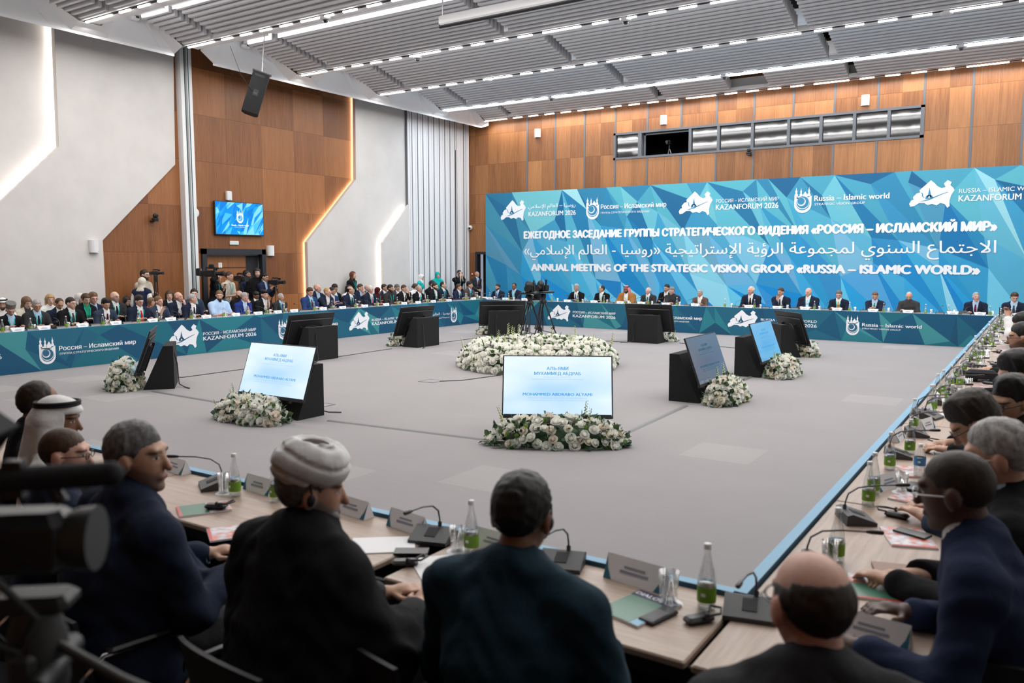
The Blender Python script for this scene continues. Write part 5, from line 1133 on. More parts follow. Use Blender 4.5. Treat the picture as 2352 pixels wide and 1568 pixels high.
def place(obj_name, label, cat, key, local, rz=0, group=None):    # a held or carried thing, given in a person's own coordinates
    p = PEOPLE[key]; l = p['root'].location; a = p['yaw']; x, y, z = local
    return thing(obj_name, label, cat, (l.x + x * math.cos(a) - y * math.sin(a), l.y + x * math.sin(a) + y * math.cos(a), z), a + rz, group)
# ================================================================ WHO SITS AND STANDS WHERE
SHORT = {}; WHERE = {}; LABELS = set()
def who(key, px, py, ax, val, yaw, label, short, **kw):
    p = on(px, py, ax, val); assert label not in LABELS, label; LABELS.add(label)
    person(key, label, tuple(p), yaw, **kw); SHORT[key] = short; WHERE[key] = p
def rowL(key, px, py, label, short, **kw): who(key, px, py, 0, kw.pop('X', -16.62), -90 + kw.pop('dy', 0), label, short, **kw)
def rowM(key, px, py, label, short='', **kw): who(key, px, py, 0, kw.pop('X', -17.85), -90 + kw.pop('dy', 0), label, short, vox=.015, **kw)
def rowB(key, px, py, label, short, **kw): who(key, px, py, 1, kw.pop('Y', 23.05), 180 + kw.pop('dy', 0), label, short, **kw)
def std(key, px, py, X, label, dy=0, **kw): who(key, px, py, 0, X, -90 + dy, label, '', kind='stand', **kw)
# first row behind the panelled-wall table
rowL('l1', 24, 712, 'man in tall grey astrakhan hat and black suit, head bowed', 'the man in astrakhan hat', hy=-10, hn=30, lean=16, hat='papakha', hatc='gfur', hair='none', hc='grey', beard='grey', top='suit', col='black', shirt='lblue', lan=True, gl='dark', skin='pink')
rowL('l2', 84, 702, 'grey haired man with big brown glasses, charcoal suit and navy tie', 'the man with big brown glasses', hy=-12, hn=20, hair='crop', hc='grey', col='charcoal', shirt='lblue', tie='navy', lan=True, gl='dark', skin='tan')
rowL('l4', 163, 697, 'young dark haired man in glasses and black suit facing the partition end', 'the young man in black suit', hy=22, hn=8, hair='short', hc='dark', col='black', tie='dgrey', lan=True, gl='dark')
rowL('l11', 243, 699, 'man with black moustache, blue suit and burgundy tie', 'the moustached man', hy=-2, hn=24, hair='thick', hc='black', col='slate', tie='burg', skin='tan', lean=14, beard='none')
rowL('l14', 320, 692, 'heavy man with thick dark hair, glasses and bright red tie', 'the man with red tie', hy=2, hn=22, hair='thick', hc='dark', col='navy', tie='red', lan=True, gl='dark', fat=.25, lean=14)
rowL('l17', 365, 692, 'fair haired man in slate suit resting chin on his fist', 'the fair man resting his chin', hy=10, hn=6, ht=8, hair='short', hc='lbrown', col='slate', shirt='white', R='chin', skin='pink')
rowL('l20', 442, 687, 'grey haired man in navy suit turned away from the camera', 'the grey man turned away', hy=55, hn=6, hair='short', hc='grey', col='navy', tie='navy', skin='pink')
rowL('l22', 504, 679, 'broad man with long black beard in pale blue polo shirt', 'the man in pale blue polo', hy=-36, hn=14, hair='crop', hc='lbrown', beard='black', longbeard=1, top='polo', col='polo', skin='pink', fat=.22, sh=1.08, X=-16.7, lean=6)
rowL('l24', 561, 683, 'grey haired man in bright blue suit, hand at his temple', 'the man in bright blue suit', hy=4, hn=26, hair='short', hc='grey', col='bblue', shirt='lblue', L='temple', ear=True, skin='pink', lean=14)
rowL('l26', 607, 677, 'man in black beret and glasses, fist against his mouth', 'the man in black beret', hy=2, hn=10, hair='short', hc='dark', hat='beret', hatc='black', col='black', shirt='white', L='mouth', gl='metal', beard='grey_stub', skin='pink')
rowL('l27', 645, 683, 'older grey haired man in glasses and charcoal suit, hand at chin', 'the older man with hand at chin', hy=4, hn=8, hair='crop', hc='grey', col='charcoal', shirt='lblue', tie='tblue', lan=True, L='chin', gl='metal', skin='tan')
rowL('l28', 712, 671, 'brown haired man in royal blue suit wearing headset, looking down', 'the man in royal blue suit', hy=-6, hn=24, hair='short', hc='brown', col='blue', shirt='lblue', tie='purple', lan=True, ear=True, skin='pink', fat=.1)
rowL('l30', 752, 671, 'fair balding man in glasses reaching across to his neighbour', 'the man reaching across', hy=16, hn=16, hair='recede', hc='blond', col='navy', shirt='white', gl='metal', R=(.05, .52, .90), L=(.10, .50, .80), lean=18, skin='pink')
rowL('l34', 805, 667, 'balding dark haired man in glasses, navy suit, talking to his side', 'the balding man in navy', hy=34, hn=2, hair='ring', hc='black', col='navy', shirt='white', tie='navy', lan=True, gl='metal', skin='tan')
rowL('l37', 851, 665, 'white haired man in glasses with pink tie leaning to his neighbour', 'the man with pink tie', hy=-28, hn=8, ht=8, hair='crop', hc='white', col='navy', shirt='white', tie='pink', lan=True, gl='metal', skin='pink')
rowL('l40', 897, 663, 'dark bearded man in grey collarless jacket with turquoise lanyard', 'the man in grey collarless jacket', hy=12, hn=6, hair='short', hc='black', beard='black', top='closed', col='charcoal', lan=True, skin='olive')
rowL('l42', 928, 663, 'ruddy man in black suit covering his eyes with a hand', 'the man covering his eyes', hy=0, hn=14, hair='crop', hc='brown', col='black', shirt='white', tie='black', L='eye', ear=True, skin='pink')
rowL('l44', 963, 664, 'elderly balding man in black suit with turquoise tie', 'the elderly balding man', hy=4, hn=12, hair='recede', hc='grey', col='black', shirt='white', tie='turq', skin='tan')
rowL('l46', 999, 658, 'young bearded man with side parting in black suit', 'the young bearded man', hy=14, hn=6, hair='short', hc='dark', beard='dark', col='black', shirt='white', lan=True)
rowL('l47', 1018, 655, 'dark haired man in navy suit with striped tie, upright', 'the upright man in navy', hy=22, hn=0, hair='recede', hc='dark', col='navy', shirt='white', tie='slate', lan=True, lean=4, X=-17.25)
rowL('l48', 1054, 660, 'brown haired man in headset, navy suit and dark red tie', 'the man in headset', hy=14, hn=12, hair='short', hc='brown', col='bnavy', shirt='white', tie='burg', ear=True, lan=True, skin='pink')
rowL('l49', 1079, 655, 'black haired man in brown-grey suit nearest the banner corner', 'the man in brown-grey suit', hy=24, hn=6, hair='thick', hc='black', col='gbrown', shirt='lblue', tie='dgrey', lan=True, skin='tan', L=(-.05, .52, .80))
# second row
rowM('m10', 6, 699, 'person in white headcloth with black cord, half hidden at plaster wall', hy=-30, hn=10, hat='ghutra', hatc='white', hair='none', col='white', top='closed', skin='tan', beard='dark', X=-17.5)
rowM('m9', 61, 695, 'brown haired woman in cream jacket with grey scarf, looking down', hy=8, hn=22, hair='bob', hc='lbrown', col='cream', shirt='dgrey', female=True)
rowM('m8', 115, 689, 'woman with wavy golden blonde hair by the plaster wall', X=-18.25, hy=-14, hn=6, hair='bob', hc='blond', col='white', top='closed', female=True)
rowM('m3', 136, 698, 'balding brown haired man in navy suit bending forward', hy=-2, hn=34, hair='recede', hc='brown', col='navy', shirt='white', lean=20, X=-17.4, skin='tan')
rowM('m7', 184, 686, 'white haired woman almost hidden behind the woman in black jacket', hy=20, hn=4, hair='bob', hc='white', col='dgrey', top='closed', female=True, X=-18.3)
rowM('m5', 197, 687, 'young woman in black jacket with turquoise scarf, reading', hy=0, hn=24, hair='bun', hc='brown', col='black', shirt='green', female=True, lan=True, X=-17.6)
rowM('m6', 214, 686, 'curly fair haired man in glasses, light blue shirt and red tie', hy=-6, hn=10, hair='thick', hc='lbrown', col='navy', shirt='lblue', tie='red', gl='dark', skin='pink', X=-17.65)
rowM('m12', 264, 682, 'bald man in glasses and grey suit, white shirt and lanyard', hy=14, hn=6, hair='none', hc='grey', beard='grey_stub', col='charcoal', shirt='white', tie='black', lan=True, gl='dark')
rowM('m13', 291, 691, 'dark haired woman in glasses low behind the bald man', hy=20, hn=18, hair='long', hc='dark', col='black', top='closed', female=True, gl='dark', X=-18.3)
rowM('m15', 335, 690, 'dark haired person hidden behind the red tie man', hy=20, hn=14, hair='bob', hc='black', col='black', top='closed', female=True, X=-18.1)
rowM('m16', 348, 694, 'ginger-blonde woman in orange top behind the fair man', hy=16, hn=8, hair='bob', hc='lbrown', col='orange', top='closed', female=True, X=-17.6)
rowM('m18', 389, 679, 'woman with short chestnut hair in white blouse facing the camera', hy=-28, hn=4, hair='bob', hc='brown', col='black', shirt='white', female=True, lan=True)
rowM('m19', 410, 682, 'bald man in navy suit holding fingers to his nose', hy=20, hn=4, hair='none', hc='grey', col='navy', shirt='white', L='mouth', skin='pink', X=-17.3)
rowM('m21', 446, 675, 'dark haired man with red tie and lanyard beside the pale jamb', hy=-34, hn=6, hair='short', hc='dark', col='slate', shirt='white', tie='red', lan=True)
rowM('m23', 550, 677, 'shaven bearded man in black behind the polo shirt', hy=26, hn=10, hair='none', hc='dark', beard='black', col='black', top='closed', skin='pink')
rowM('m25', 588, 679, 'young black haired man in black suit looking down', hy=8, hn=30, hair='short', hc='black', col='black', shirt='white', skin='brown', X=-17.6)
rowM('m29', 729, 662, 'bald man in dark open jacket and pale shirt by plaster wall', hy=18, hn=2, hair='none', hc='grey', col='navy', shirt='lblue', skin='pink')
rowM('m31', 763, 669, 'dark haired man mostly hidden by the reaching man', hy=22, hn=10, hair='short', hc='black', col='blue', shirt='white', skin='tan', X=-17.4)
rowM('m32', 769, 662, 'brown haired man in black jacket looking at his phone', hy=2, hn=26, hair='short', hc='dark', col='black', shirt='white', lan=True, skin='tan')
rowM('m33', 802, 664, 'dark haired woman in white sleeve behind the balding navy man', hy=30, hn=6, hair='long', hc='black', col='white', top='closed', female=True)
rowM('m35', 828, 661, 'crop haired man in navy holding hands before his mouth', hy=14, hn=12, hair='crop', hc='brown', col='navy', shirt='lblue', L='mouth', R='mouth', skin='pink')
rowM('m36', 844, 662, 'grey haired man hidden behind the pink tie man', hy=10, hn=6, hair='ring', hc='grey', col='navy', shirt='lblue', X=-18.2)
rowM('m38', 868, 668, 'woman in burgundy headscarf and robe with turquoise lanyard', hy=24, hn=8, hair='none', hat='hijab', hatc='burg', hc='dark', col='burg', top='closed', female=True, lan=True, skin='tan', X=-17.5)
rowM('m39', 883, 661, 'dark haired man in navy with white shirt behind the headscarf woman', hy=24, hn=4, hair='short', hc='dark', col='navy', shirt='white', skin='tan')
rowM('m41', 912, 661, 'dark haired man in grey looking down beside the partition', hy=4, hn=22, hair='short', hc='dgrey', col='dgrey', shirt='white', skin='tan')
rowM('m43', 954, 659, 'woman with brown bun in white lace top before the partition', hy=60, hn=6, hair='bun', hc='brown', col='white', top='closed', female=True, X=-17.8)
rowM('m45', 993, 653, 'black haired man hidden behind the young bearded man', hy=22, hn=6, hair='short', hc='black', col='black', shirt='white', X=-17.5)
# standing people along the wall
std('s1', 333, 632, -18.6, 'bearded photographer in cream jacket and glasses behind his camera', dy=22, hn=4, hair='short', hc='dark', beard='dark', gl='dark', top='sweater', col='beige', legs='jeans', R=(.10, .40, 1.22), L=(.02, .42, 1.25))
std('s2', 327, 649, -18.15, 'woman in cream headscarf and navy waistcoat, back to the room', dy=120, hn=4, hair='none', hat='hijab', hatc='cream', top='vest', col='bnavy', female=True, legs='black')
std('s3', 499, 636, -18.35, 'cameraman in black jacket shouldering a big video camera', dy=34, hn=4, hair='crop', hc='brown', top='suit', col='black', shirt='navy', lan=True, R=(.16, .18, 1.62), L=(-.02, .30, 1.35), legs='black', skin='pink')
std('s4', 527, 635, -18.6, 'man in cream polo shirt standing behind a tripod camera', dy=20, hn=6, hair='short', hc='brown', top='polo', col='cream', legs='jeans', lan=True, R=(.12, .34, 1.12), L=(-.06, .34, 1.1), skin='pink')
std('s5', 567, 631, -18.98, 'dark bearded man in navy suit half hidden by tripod camera', dy=24, hn=2, hair='short', hc='black', beard='black', col='bnavy', shirt='lblue', lan=True, skin='olive')
std('s6', 590, 627, -18.45, 'long haired man in black dotted short sleeve shirt in the doorway', dy=-20, hn=4, hair='bob', hc='dark', beard='dark_stub', top='polo', col='black', legs='black', fat=.25, skin='fair')
std('s7', 608, 637, -18.3, 'young man in navy suit working a camera on tripod', dy=22, hn=16, hair='short', hc='black', col='bnavy', shirt='lblue', R=(.12, .36, 1.28), L=(-.05, .40, 1.25), skin='tan')
std('s8', 811, 632, -18.75, 'woman with long red hair in black blazer against plaster wall', dy=14, hn=-4, hair='long', hc='red', col='black', shirt='black', female=True, lan=True)
std('s9', 968, 637, -18.45, 'volunteer in turquoise waistcoat turned aside, white and turquoise headscarf', dy=22, hn=6, hair='none', hat='hijab', hatc='white', top='vest', col='turq', female=True, legs='white')
std('s10', 1005, 632, -18.55, 'volunteer in turquoise waistcoat facing the room, turquoise headscarf', dy=-34, hn=6, ht=8, hair='none', hat='hijab', hatc='turq', top='vest', col='turq', female=True, legs='white')
std('s11', 1055, 628, -18.3, 'man in black cardigan raising a phone to take a picture', dy=-34, hn=2, hair='short', hc='dark', col='black', shirt='white', lan=True, L='brow', R='brow', beard='dark_stub', top='suit')
std('s12', 1096, 630, -18.15, 'bald guard in charcoal suit with hands folded by the doorway', dy=-10, hn=2, hair='none', hc='grey', col='charcoal', shirt='lblue', tie='purple', L=(-.06, .20, .95), R=(.06, .20, .95), skin='tan')
# row under the banner
rowB('b1', 1143, 660, 'man with black beard and blue tie at the banner corner', 'the bearded man with blue tie', hy=-8, hn=4, hair='short', hc='black', beard='black', col='navy', shirt='lblue', tie='tblue', skin='tan', ear=True)
rowB('b2', 1181, 658, 'dark haired man speaking into a red tipped microphone', 'the man speaking', hy=10, hn=12, hair='recede', hc='black', col='navy', shirt='lblue', lan=True, skin='brown')
rowB('b3', 1224, 658, 'black haired man behind the tripod cameras, reading', 'the man behind the tripods', hy=4, hn=24, hair='thick', hc='black', col='black', shirt='white', skin='tan')
rowB('b4', 1324, 662, 'grey haired man in black suit with pale blue tie, head tilted down', 'the grey haired man in black', hy=10, hn=22, hair='thick', hc='grey', col='black', shirt='white', tie='tblue', skin='tan', R=(.22, .45, .79))
rowB('b5', 1382, 664, 'dark receding man in black suit looking aside from the headcloth', 'the man looking aside', hy=-42, hn=4, hair='recede', hc='dark', col='black', shirt='white', lan=True, skin='tan')
rowB('b6', 1439, 665, 'man in red checked headcloth and brown gold-edged cloak', 'the man in red headcloth', hy=-6, hn=10, hat='ghutra', hatc='kef', hair='none', hc='black', beard='black', top='bisht', col='bisht', skin='brown')
rowB('b7', 1489, 668, 'bald elderly man in grey suit with turquoise lanyard', 'the bald elderly man', hy=-20, hn=14, hair='ring', hc='white', col='charcoal', shirt='white', tie='dgrey', lan=True, skin='pink')
rowB('b8', 1531, 662, 'dark haired man sitting behind the grey stand-collar jacket', '', hy=-12, hn=8, hair='short', hc='black', col='black', shirt='white', skin='tan', Y=23.9)
rowB('b9', 1543, 668, 'grey haired man in dark grey stand-collar jacket', 'the man in stand-collar jacket', hy=-26, hn=18, hair='short', hc='salt', col='charcoal', top='closed', gl='metal', skin='pink', R=(-.05, .45, .79))
rowB('b10', 1608, 674, 'grey haired man in brown suit and headset', 'the man in brown suit', hy=-10, hn=14, hair='crop', hc='grey', col='brown', shirt='white', ear=True, skin='tan')
rowB('b11', 1725, 667, 'bald man in navy suit speaking close to his microphone', 'the bald man at microphone', hy=-30, hn=8, hair='ring', hc='white', col='navy', shirt='white', tie='black', skin='pink', lean=12)
rowB('b12', 1793, 671, 'brown haired man in navy suit with hand over his face', 'the man with hand on face', hy=-16, hn=10, hair='short', hc='brown', col='navy', shirt='white', tie='slate', R='mouth', skin='tan')
rowB('b13', 1857, 671, 'heavy bald man in navy suit with pale tie', 'the heavy bald man', hy=-20, hn=8, hair='none', hc='white', col='navy', shirt='white', tie='lblue', lan=True, fat=.35, skin='pink', sh=1.06)
rowB('b14', 1927, 677, 'dark haired man in navy suit and headset, gold tie', 'the man with gold tie', hy=0, hn=22, hair='short', hc='dgrey', col='navy', shirt='white', tie='gold', lan=True, ear=True, skin='pink')
rowB('b15', 2010, 680, 'fair grey haired man in navy suit, green tie, holding a phone', 'the man with green tie', hy=4, hn=26, hair='crop', hc='lbrown', col='navy', shirt='lblue', tie='green', skin='pink', fat=.15, R=(.02, .42, .84), L=(-.02, .42, .82))
rowB('b16', 2088, 680, 'bald bearded man in grey sweater looking down at a tablet', 'the man in grey sweater', hy=4, hn=30, hair='none', hc='brown', beard='dark_stub', top='sweater', col='dgrey', skin='pink')
rowB('b17', 2242, 682, 'white haired man in glasses and dark overcoat beside empty seat', 'the man in dark overcoat', hy=16, hn=2, hair='crop', hc='grey', col='navy', shirt='lblue', tie='purple', gl='metal', skin='pink', lean=6)
rowB('b18', 2330, 683, 'brown haired man in headset looking down at the aisle corner', 'the brown haired man', hy=14, hn=26, hair='short', hc='brown', col='navy', shirt='lblue', tie='slate', ear=True, skin='fair', fat=.1)
# aisle table, seen along its length
def rowR(key, px, py, z, label, short, **kw): who(key, px, py, 2, z, 90 + kw.pop('dy', 0), label, short, **kw)
HI = dict(vox=.009, cvox=.013, wr=1.7)
rowR('r1', 2195, 1128, 1.31, 'bald dark skinned man in navy suit with earpiece', 'the man with earpiece', hy=-6, hn=12, ht=-4, hair='fuzz', hc='dark', col='bnavy', shirt='white', skin='dark', gl='metal', ear=True, lean=20, fat=.12, L=(-.24, .50, .80), R=(.10, .40, .82), **HI)
rowR('r2', 2290, 1050, 1.33, 'man with close cropped grey hair and glasses, dark suit', 'the cropped grey haired man', hy=4, hn=14, hair='short', hc='grey', col='black', shirt='lblue', skin='tan', gl='metal', lean=16, L=(-.1, .55, .80), R=(.0, .50, .80), **HI)
rowR('r3', 2240, 972, 1.28, 'dark haired man in slate suit bending low over the table', 'the man bending low', hy=10, hn=42, hair='thick', hc='dark', col='slate', shirt='white', skin='tan', gl='dark', lean=28, L=(-.12, .52, .80), R=(.1, .50, .80), **HI)
rowR('r4', 2320, 925, 1.27, 'man in dark framed glasses turned partly to the camera', 'the man in dark framed glasses', hy=52, hn=16, hair='thick', hc='black', col='black', shirt='white', skin='olive', gl='dark', lean=16, L=(-.05, .48, .80), R=(.05, .46, .80), **HI)
rowR('r5', 2338, 860, 1.33, 'curly black haired man in white cuffs writing', 'the curly haired man', hy=10, hn=26, hair='thick', hc='black', col='black', shirt='white', skin='tan', lean=16, L=(-.12, .58, .80), R=(.02, .60, .82))
rowR('r6', 2356, 838, 1.26, 'bald man bowed between curly haired man and bearded man', 'the bald bowed man', hy=6, hn=46, hair='none', hc='brown', col='brown', shirt='white', skin='tan', lean=16)
rowR('r7', 2348, 776, 1.36, 'man with trimmed black beard and brown glasses in profile', 'the man with trimmed beard', hy=4, hn=8, hair='short', hc='black', beard='black_stub', col='black', shirt='white', skin='tan', gl='dark', lean=10)
rowR('r8', 2352, 746, 1.34, 'black haired man glimpsed above the bearded profile', 'the glimpsed black haired man', hy=0, hn=30, hair='short', hc='black', col='black', shirt='white', skin='tan', lean=10)
rowR('r9', 2372, 716, 1.30, 'man in white shirt raising a phone at the far aisle end', 'the man with raised phone', hy=0, hn=6, hair='short', hc='dark', top='sweater', col='white', skin='tan', L=(-.06, .46, 1.22), R=(.04, .46, 1.24))
# wooden table, backs to the camera
def rowN(key, px, py, z, label, short, **kw): who(key, px, py, 2, z, kw.pop('yaw', 0), label, short, **kw)
FG = dict(vox=.0075, cvox=.0095, detail=True, wr=2.0)
rowN('n1', 92, 930, 1.26, 'dark haired man with thinning crown behind the white headcloth', 'the dark haired man', yaw=-20, hy=0, hn=10, hair='recede', hc='dark', col='black', shirt='white', skin='brown', **HI)
rowN('n2', 135, 968, 1.22, 'man in white headcloth with thick black cord', 'the man in white headcloth', yaw=-30, hy=-22, hn=6, hat='ghutra', hatc='white', hair='none', hc='black', top='closed', col='white', skin='brown', **HI)
rowN('n3', 150, 1045, 1.21, 'bald man with grey stubble crown in dark suit by the video camera', 'the bald man by the video camera', yaw=-12, hy=-36, hn=6, hair='fuzz', hc='brown', col='navy', shirt='white', skin='pink', gl='dark', **HI)
rowN('n4', 318, 1052, 1.30, 'heavy grey haired man in navy jacket seen in profile', 'the grey haired man in profile', yaw=-10, hy=-52, hn=2, hair='short', hc='dgrey', col='navy', shirt='lblue', skin='tan', fat=.5, sh=1.2, beard='dgrey_stub', L=(-.10, .42, .80), R=(.16, .40, .80), lean=6, **FG)
rowN('n5', 716, 1128, 1.27, 'grey bearded man in white turban and black cloak', 'the turbaned man', yaw=-6, hy=-36, hn=8, hat='turban', hatc='white', hair='short', hc='dgrey', beard='grey', longbeard=1, top='robe', col='black', shirt='white', skin='tan', fat=.18, ear=True, L=(.02, .46, .80), R=(.22, .44, .81), **FG)
rowN('n6', 1200, 1188, 1.27, 'man with cropped black hair in teal suit, back to camera', 'the man in teal suit', yaw=6, hy=4, hn=16, hair='short', hc='black', col='teal', shirt='white', skin='brown', ear=True, fat=.22, sh=1.08, lean=12, L=(-.16, .40, .80), R=(.20, .38, .80), **FG)
rowN('n7', 1862, 1392, 1.27, 'bald man in glasses and charcoal jacket at the table corner', 'the bald man at the corner', yaw=28, hy=14, hn=10, hair='ring', hc='dark', col='charcoal', shirt=None, skin='pink', gl='dark', fat=.2, sh=1.04, lean=10, **FG)
# ================================================================ THINGS ON THE TABLES
TZ = .7535
M_mic = pm('mic_base_grey', (.05, .052, .055), .5); M_micl = pm('mic_front_silver', (.55, .56, .58), .35, .6); M_neck = pm('gooseneck_grey', (.10, .10, .11), .4, .5)
def proto_bottle(waterline=.10, lab=None, plastic=False):
    t = bpy.data.objects.new('water_bottle', None); COL.objects.link(t)
    if plastic: prof = [(.030, 0), (.033, .01), (.033, .06), (.031, .07), (.033, .08), (.033, .13), (.028, .16), (.014, .185), (.013, .20)]
    else: prof = [(.031, 0), (.034, .008), (.034, .105), (.031, .125), (.017, .185), (.0125, .21), (.0125, .236)]
    MB().lathe([(0, 0)] + prof, 16).build('bottle_glass', M_glass, t)
    MB().lathe([(0, .004), (.031, .006), (.0315, waterline), (0, waterline)], 14).build('water', M_water, t)
    l = lab or M_label; MB().lathe([(.0346, .030 if not plastic else .075), (.0346, .086 if not plastic else .125)], 18).build('label', l, t)
    m = MB(); m.box((0, -.0352, .06 if not plastic else .10), (.016, .001, .012)).build('label_mark', M_text, t)
    z = prof[-1][1] - .012; MB().lathe([(.0145, z), (.0145, z + .016), (.013, z + .019), (0, z + .019)], 14).build('cap', M_cap, t)
    return t
def proto_glass():
    t = bpy.data.objects.new('drinking_glass', None); COL.objects.link(t)
    MB().lathe([(0, .004), (.030, .004), (.036, .115), (.034, .115), (.0285, .010), (0, .010)], 18).build('tumbler', M_glass, t)
    n = 20; MB().lathe([(0, .0012), (.045, .0012), (.050, .0)], n).build('paper_coaster', M_paper, t); return t
def proto_card(w_=.21):
    t = bpy.data.objects.new('name_card', None); COL.objects.link(t)
    F = frame((-w_ / 2, 0, 0), (0, 1, 0), (0, 0, 1))        # prism along x, tent profile in y z
    MB().prism([(-.035, 0), (0, .088), (.035, 0)], 0, w_, 0, F).build('card', M_paper, t)
    m = MB()
    for sy in (-1, 1):
        S_ = frame((0, sy * .0355, .0), (-sy, 0, 0), (0, -sy * .035, .088)); L_ = math.hypot(.035, .088)
        for sx in (-1, 1): m.add([(sx * (w_ / 2 - .001), 0.001, .0006), (sx * (w_ / 2 - .035), .001, .0006), (sx * (w_ / 2 - .012), L_ * .45, .0006), (sx * (w_ / 2 - .001), L_ * .9, .0006)], [(0, 1, 2, 3) if sx < 0 else (3, 2, 1, 0)], 0, False, S_)
    m.build('corner_print', M_paperin, t)
    m = MB()
    for sy in (-1, 1):
        S_ = frame((0, sy * .0355, .0), (-sy, 0, 0), (0, -sy * .035, .088))
        for a, b, c, d in ((0, .058, .09, .008), (0, .040, .12, .010)): m.box((a, b, .0005), (c, d, .0006), S_)
    m.build('name_lines', pm('card_soft_ink', (.30, .33, .40), .6), t); return t
def proto_mic(silver):
    t = bpy.data.objects.new('conference_microphone', None); COL.objects.link(t)
    pr = [(-.075, 0), (.075, 0), (.070, .050), (.045, .058), (-.075, .018)]; F = frame((-.095, 0, 0), (0, 1, 0), (0, 0, 1))
    MB().prism(pr, 0, .19, 0, F).build('base', M_mic, t)
    if silver: MB().box((0, .076, .026), (.17, .006, .034)).build('front_trim', M_micl, t)
    sl = math.atan2(.04, .12); SF = Matrix.Translation((0, -.005, .0425)) @ Matrix.Rotation(sl, 4, 'X')
    MB().box((0, 0, 0), (.055, .07, .003), SF).build('display', M_dark, t)
    m = MB(); m.tube([(.02, .05, .05), (.02, .048, .09), (.018, .035, .135), (.008, -.01, .170), (-.01, -.09, .188), (-.025, -.18, .196)], .0042, 7); m.lathe([(.010, 0), (.010, .03)], 8, (.02, .05, .045)); m.build('gooseneck', M_neck, t)
    MB().tube([(-.025, -.18, .196), (-.028, -.20, .198), (-.034, -.24, .201), (-.035, -.247, .2015)], [.006, .0095, .0095, .005], 10).build('mic_head', M_black, t); return t
def proto_receiver():
    t = bpy.data.objects.new('interpreter_receiver', None); COL.objects.link(t)
    MB().box((0, 0, .0135), (.055, .115, .027), None, 0, .01).build('housing', M_black, t)
    MB().tube([(-.01, .05, .025), (-.04, .08, .034), (.0, .10, .038), (.035, .07, .034), (.03, .02, .034)], .005, 6).ball((.03, .015, .034), .012, 8).build('earphone', M_black, t); return t
def proto_doc(name, w_, l_, h_, m1, m2=None):
    t = bpy.data.objects.new(name, None); COL.objects.link(t)
    MB().box((0, 0, h_ / 2), (w_, l_, h_)).build('pages', m1, t)
    if m2:
        for i, m in enumerate(m2):
            c0_, l0_ = ((-.47, .05), (-.18, .52), (.29, .40))[i]; MB().box((0, l_ * c0_, h_ + .0006), (w_ * .985, l_ * l0_, .0012)).build('cover_print', m, t)
    return t
M_red = pm('print_red', (.55, .03, .03), .4); M_gr = pm('print_green', (.05, .17, .11), .35); M_navyp = pm('print_navy', (.03, .03, .08), .35); M_pk = pm('print_pale', (.55, .52, .58), .4); M_tan = pm('tan_leather', (.26, .14, .09), .5)
def photo_print(name, cols, sc):
    n = NT(name); f = n.noise(n.co(), sc, 2, .5); r_ = n.node('ShaderNodeValToRGB'); nt = n.nt; nt.links.new(f, r_.inputs[0]); el_ = r_.color_ramp.elements
    el_[0].color = cols[0] + (1,); el_[0].position = .35; el_[1].color = cols[1] + (1,); el_[1].position = .5
    e = el_.new(.62); e.color = cols[2] + (1,); return n.set(Base_Color=r_.outputs[0], Roughness=.3)
M_ph1 = photo_print('brochure_picture', ((.65, .62, .65), (.45, .40, .45), (.60, .12, .05)), 22)
PR = {'bottle': proto_bottle(), 'bottleb': proto_bottle(.12, M_blab, True), 'glass': proto_glass(), 'card': proto_card(), 'cardw': proto_card(.25), 'mic': proto_mic(False), 'mics': proto_mic(True), 'rec': proto_receiver(),
      'paper': proto_doc('paper_sheets', .21, .297, .004, M_paper), 'green': proto_doc('brochure', .19, .26, .008, M_paper, [M_red, M_gr, M_ph1]), 'mag': proto_doc('brochure', .20, .28, .007, M_paper, [M_red, M_ph1, M_ph1]), 'tablet': proto_doc('tablet', .18, .25, .009, M_black), 'phone': proto_doc('phone', .075, .155, .009, M_black), 'note': proto_doc('notebook', .14, .21, .012, M_tan)}
_used = set()
GRP = {'bottle': ('bottle', 'water bottles on the tables'), 'bottleb': ('bottle', 'water bottles on the tables'), 'glass': ('drinking glass', 'drinking glasses on the tables'), 'card': ('name card', 'name cards on the tables'), 'cardw': ('name card', 'name cards on the tables'), 'mic': ('microphone', 'table microphones'), 'mics': ('microphone', 'table microphones'), 'rec': ('receiver', 'interpreter receivers'),
       'paper': ('paper', 'loose papers'), 'green': ('brochure', 'brochures'), 'mag': ('brochure', 'brochures'), 'tablet': ('tablet', 'tablets'), 'phone': ('phone', 'phones'), 'note': ('notebook', 'notebooks')}
def put(kind, x, y, rz, label, z=TZ, sc=1.0):
    o = PR[kind]
    if kind in _used: o = copy_tree(o)
    else: KIDS[o.name] = list(o.children); _used.add(kind)
    assert label not in LABELS, label
    LABELS.add(label)
    o.location = (x, y, z); o.rotation_euler = (0, 0, rz); o.scale = (sc, sc, sc); tag(o, label, *GRP[kind]); return o
rr = random.Random(3)
J = lambda a: rr.uniform(-a, a)
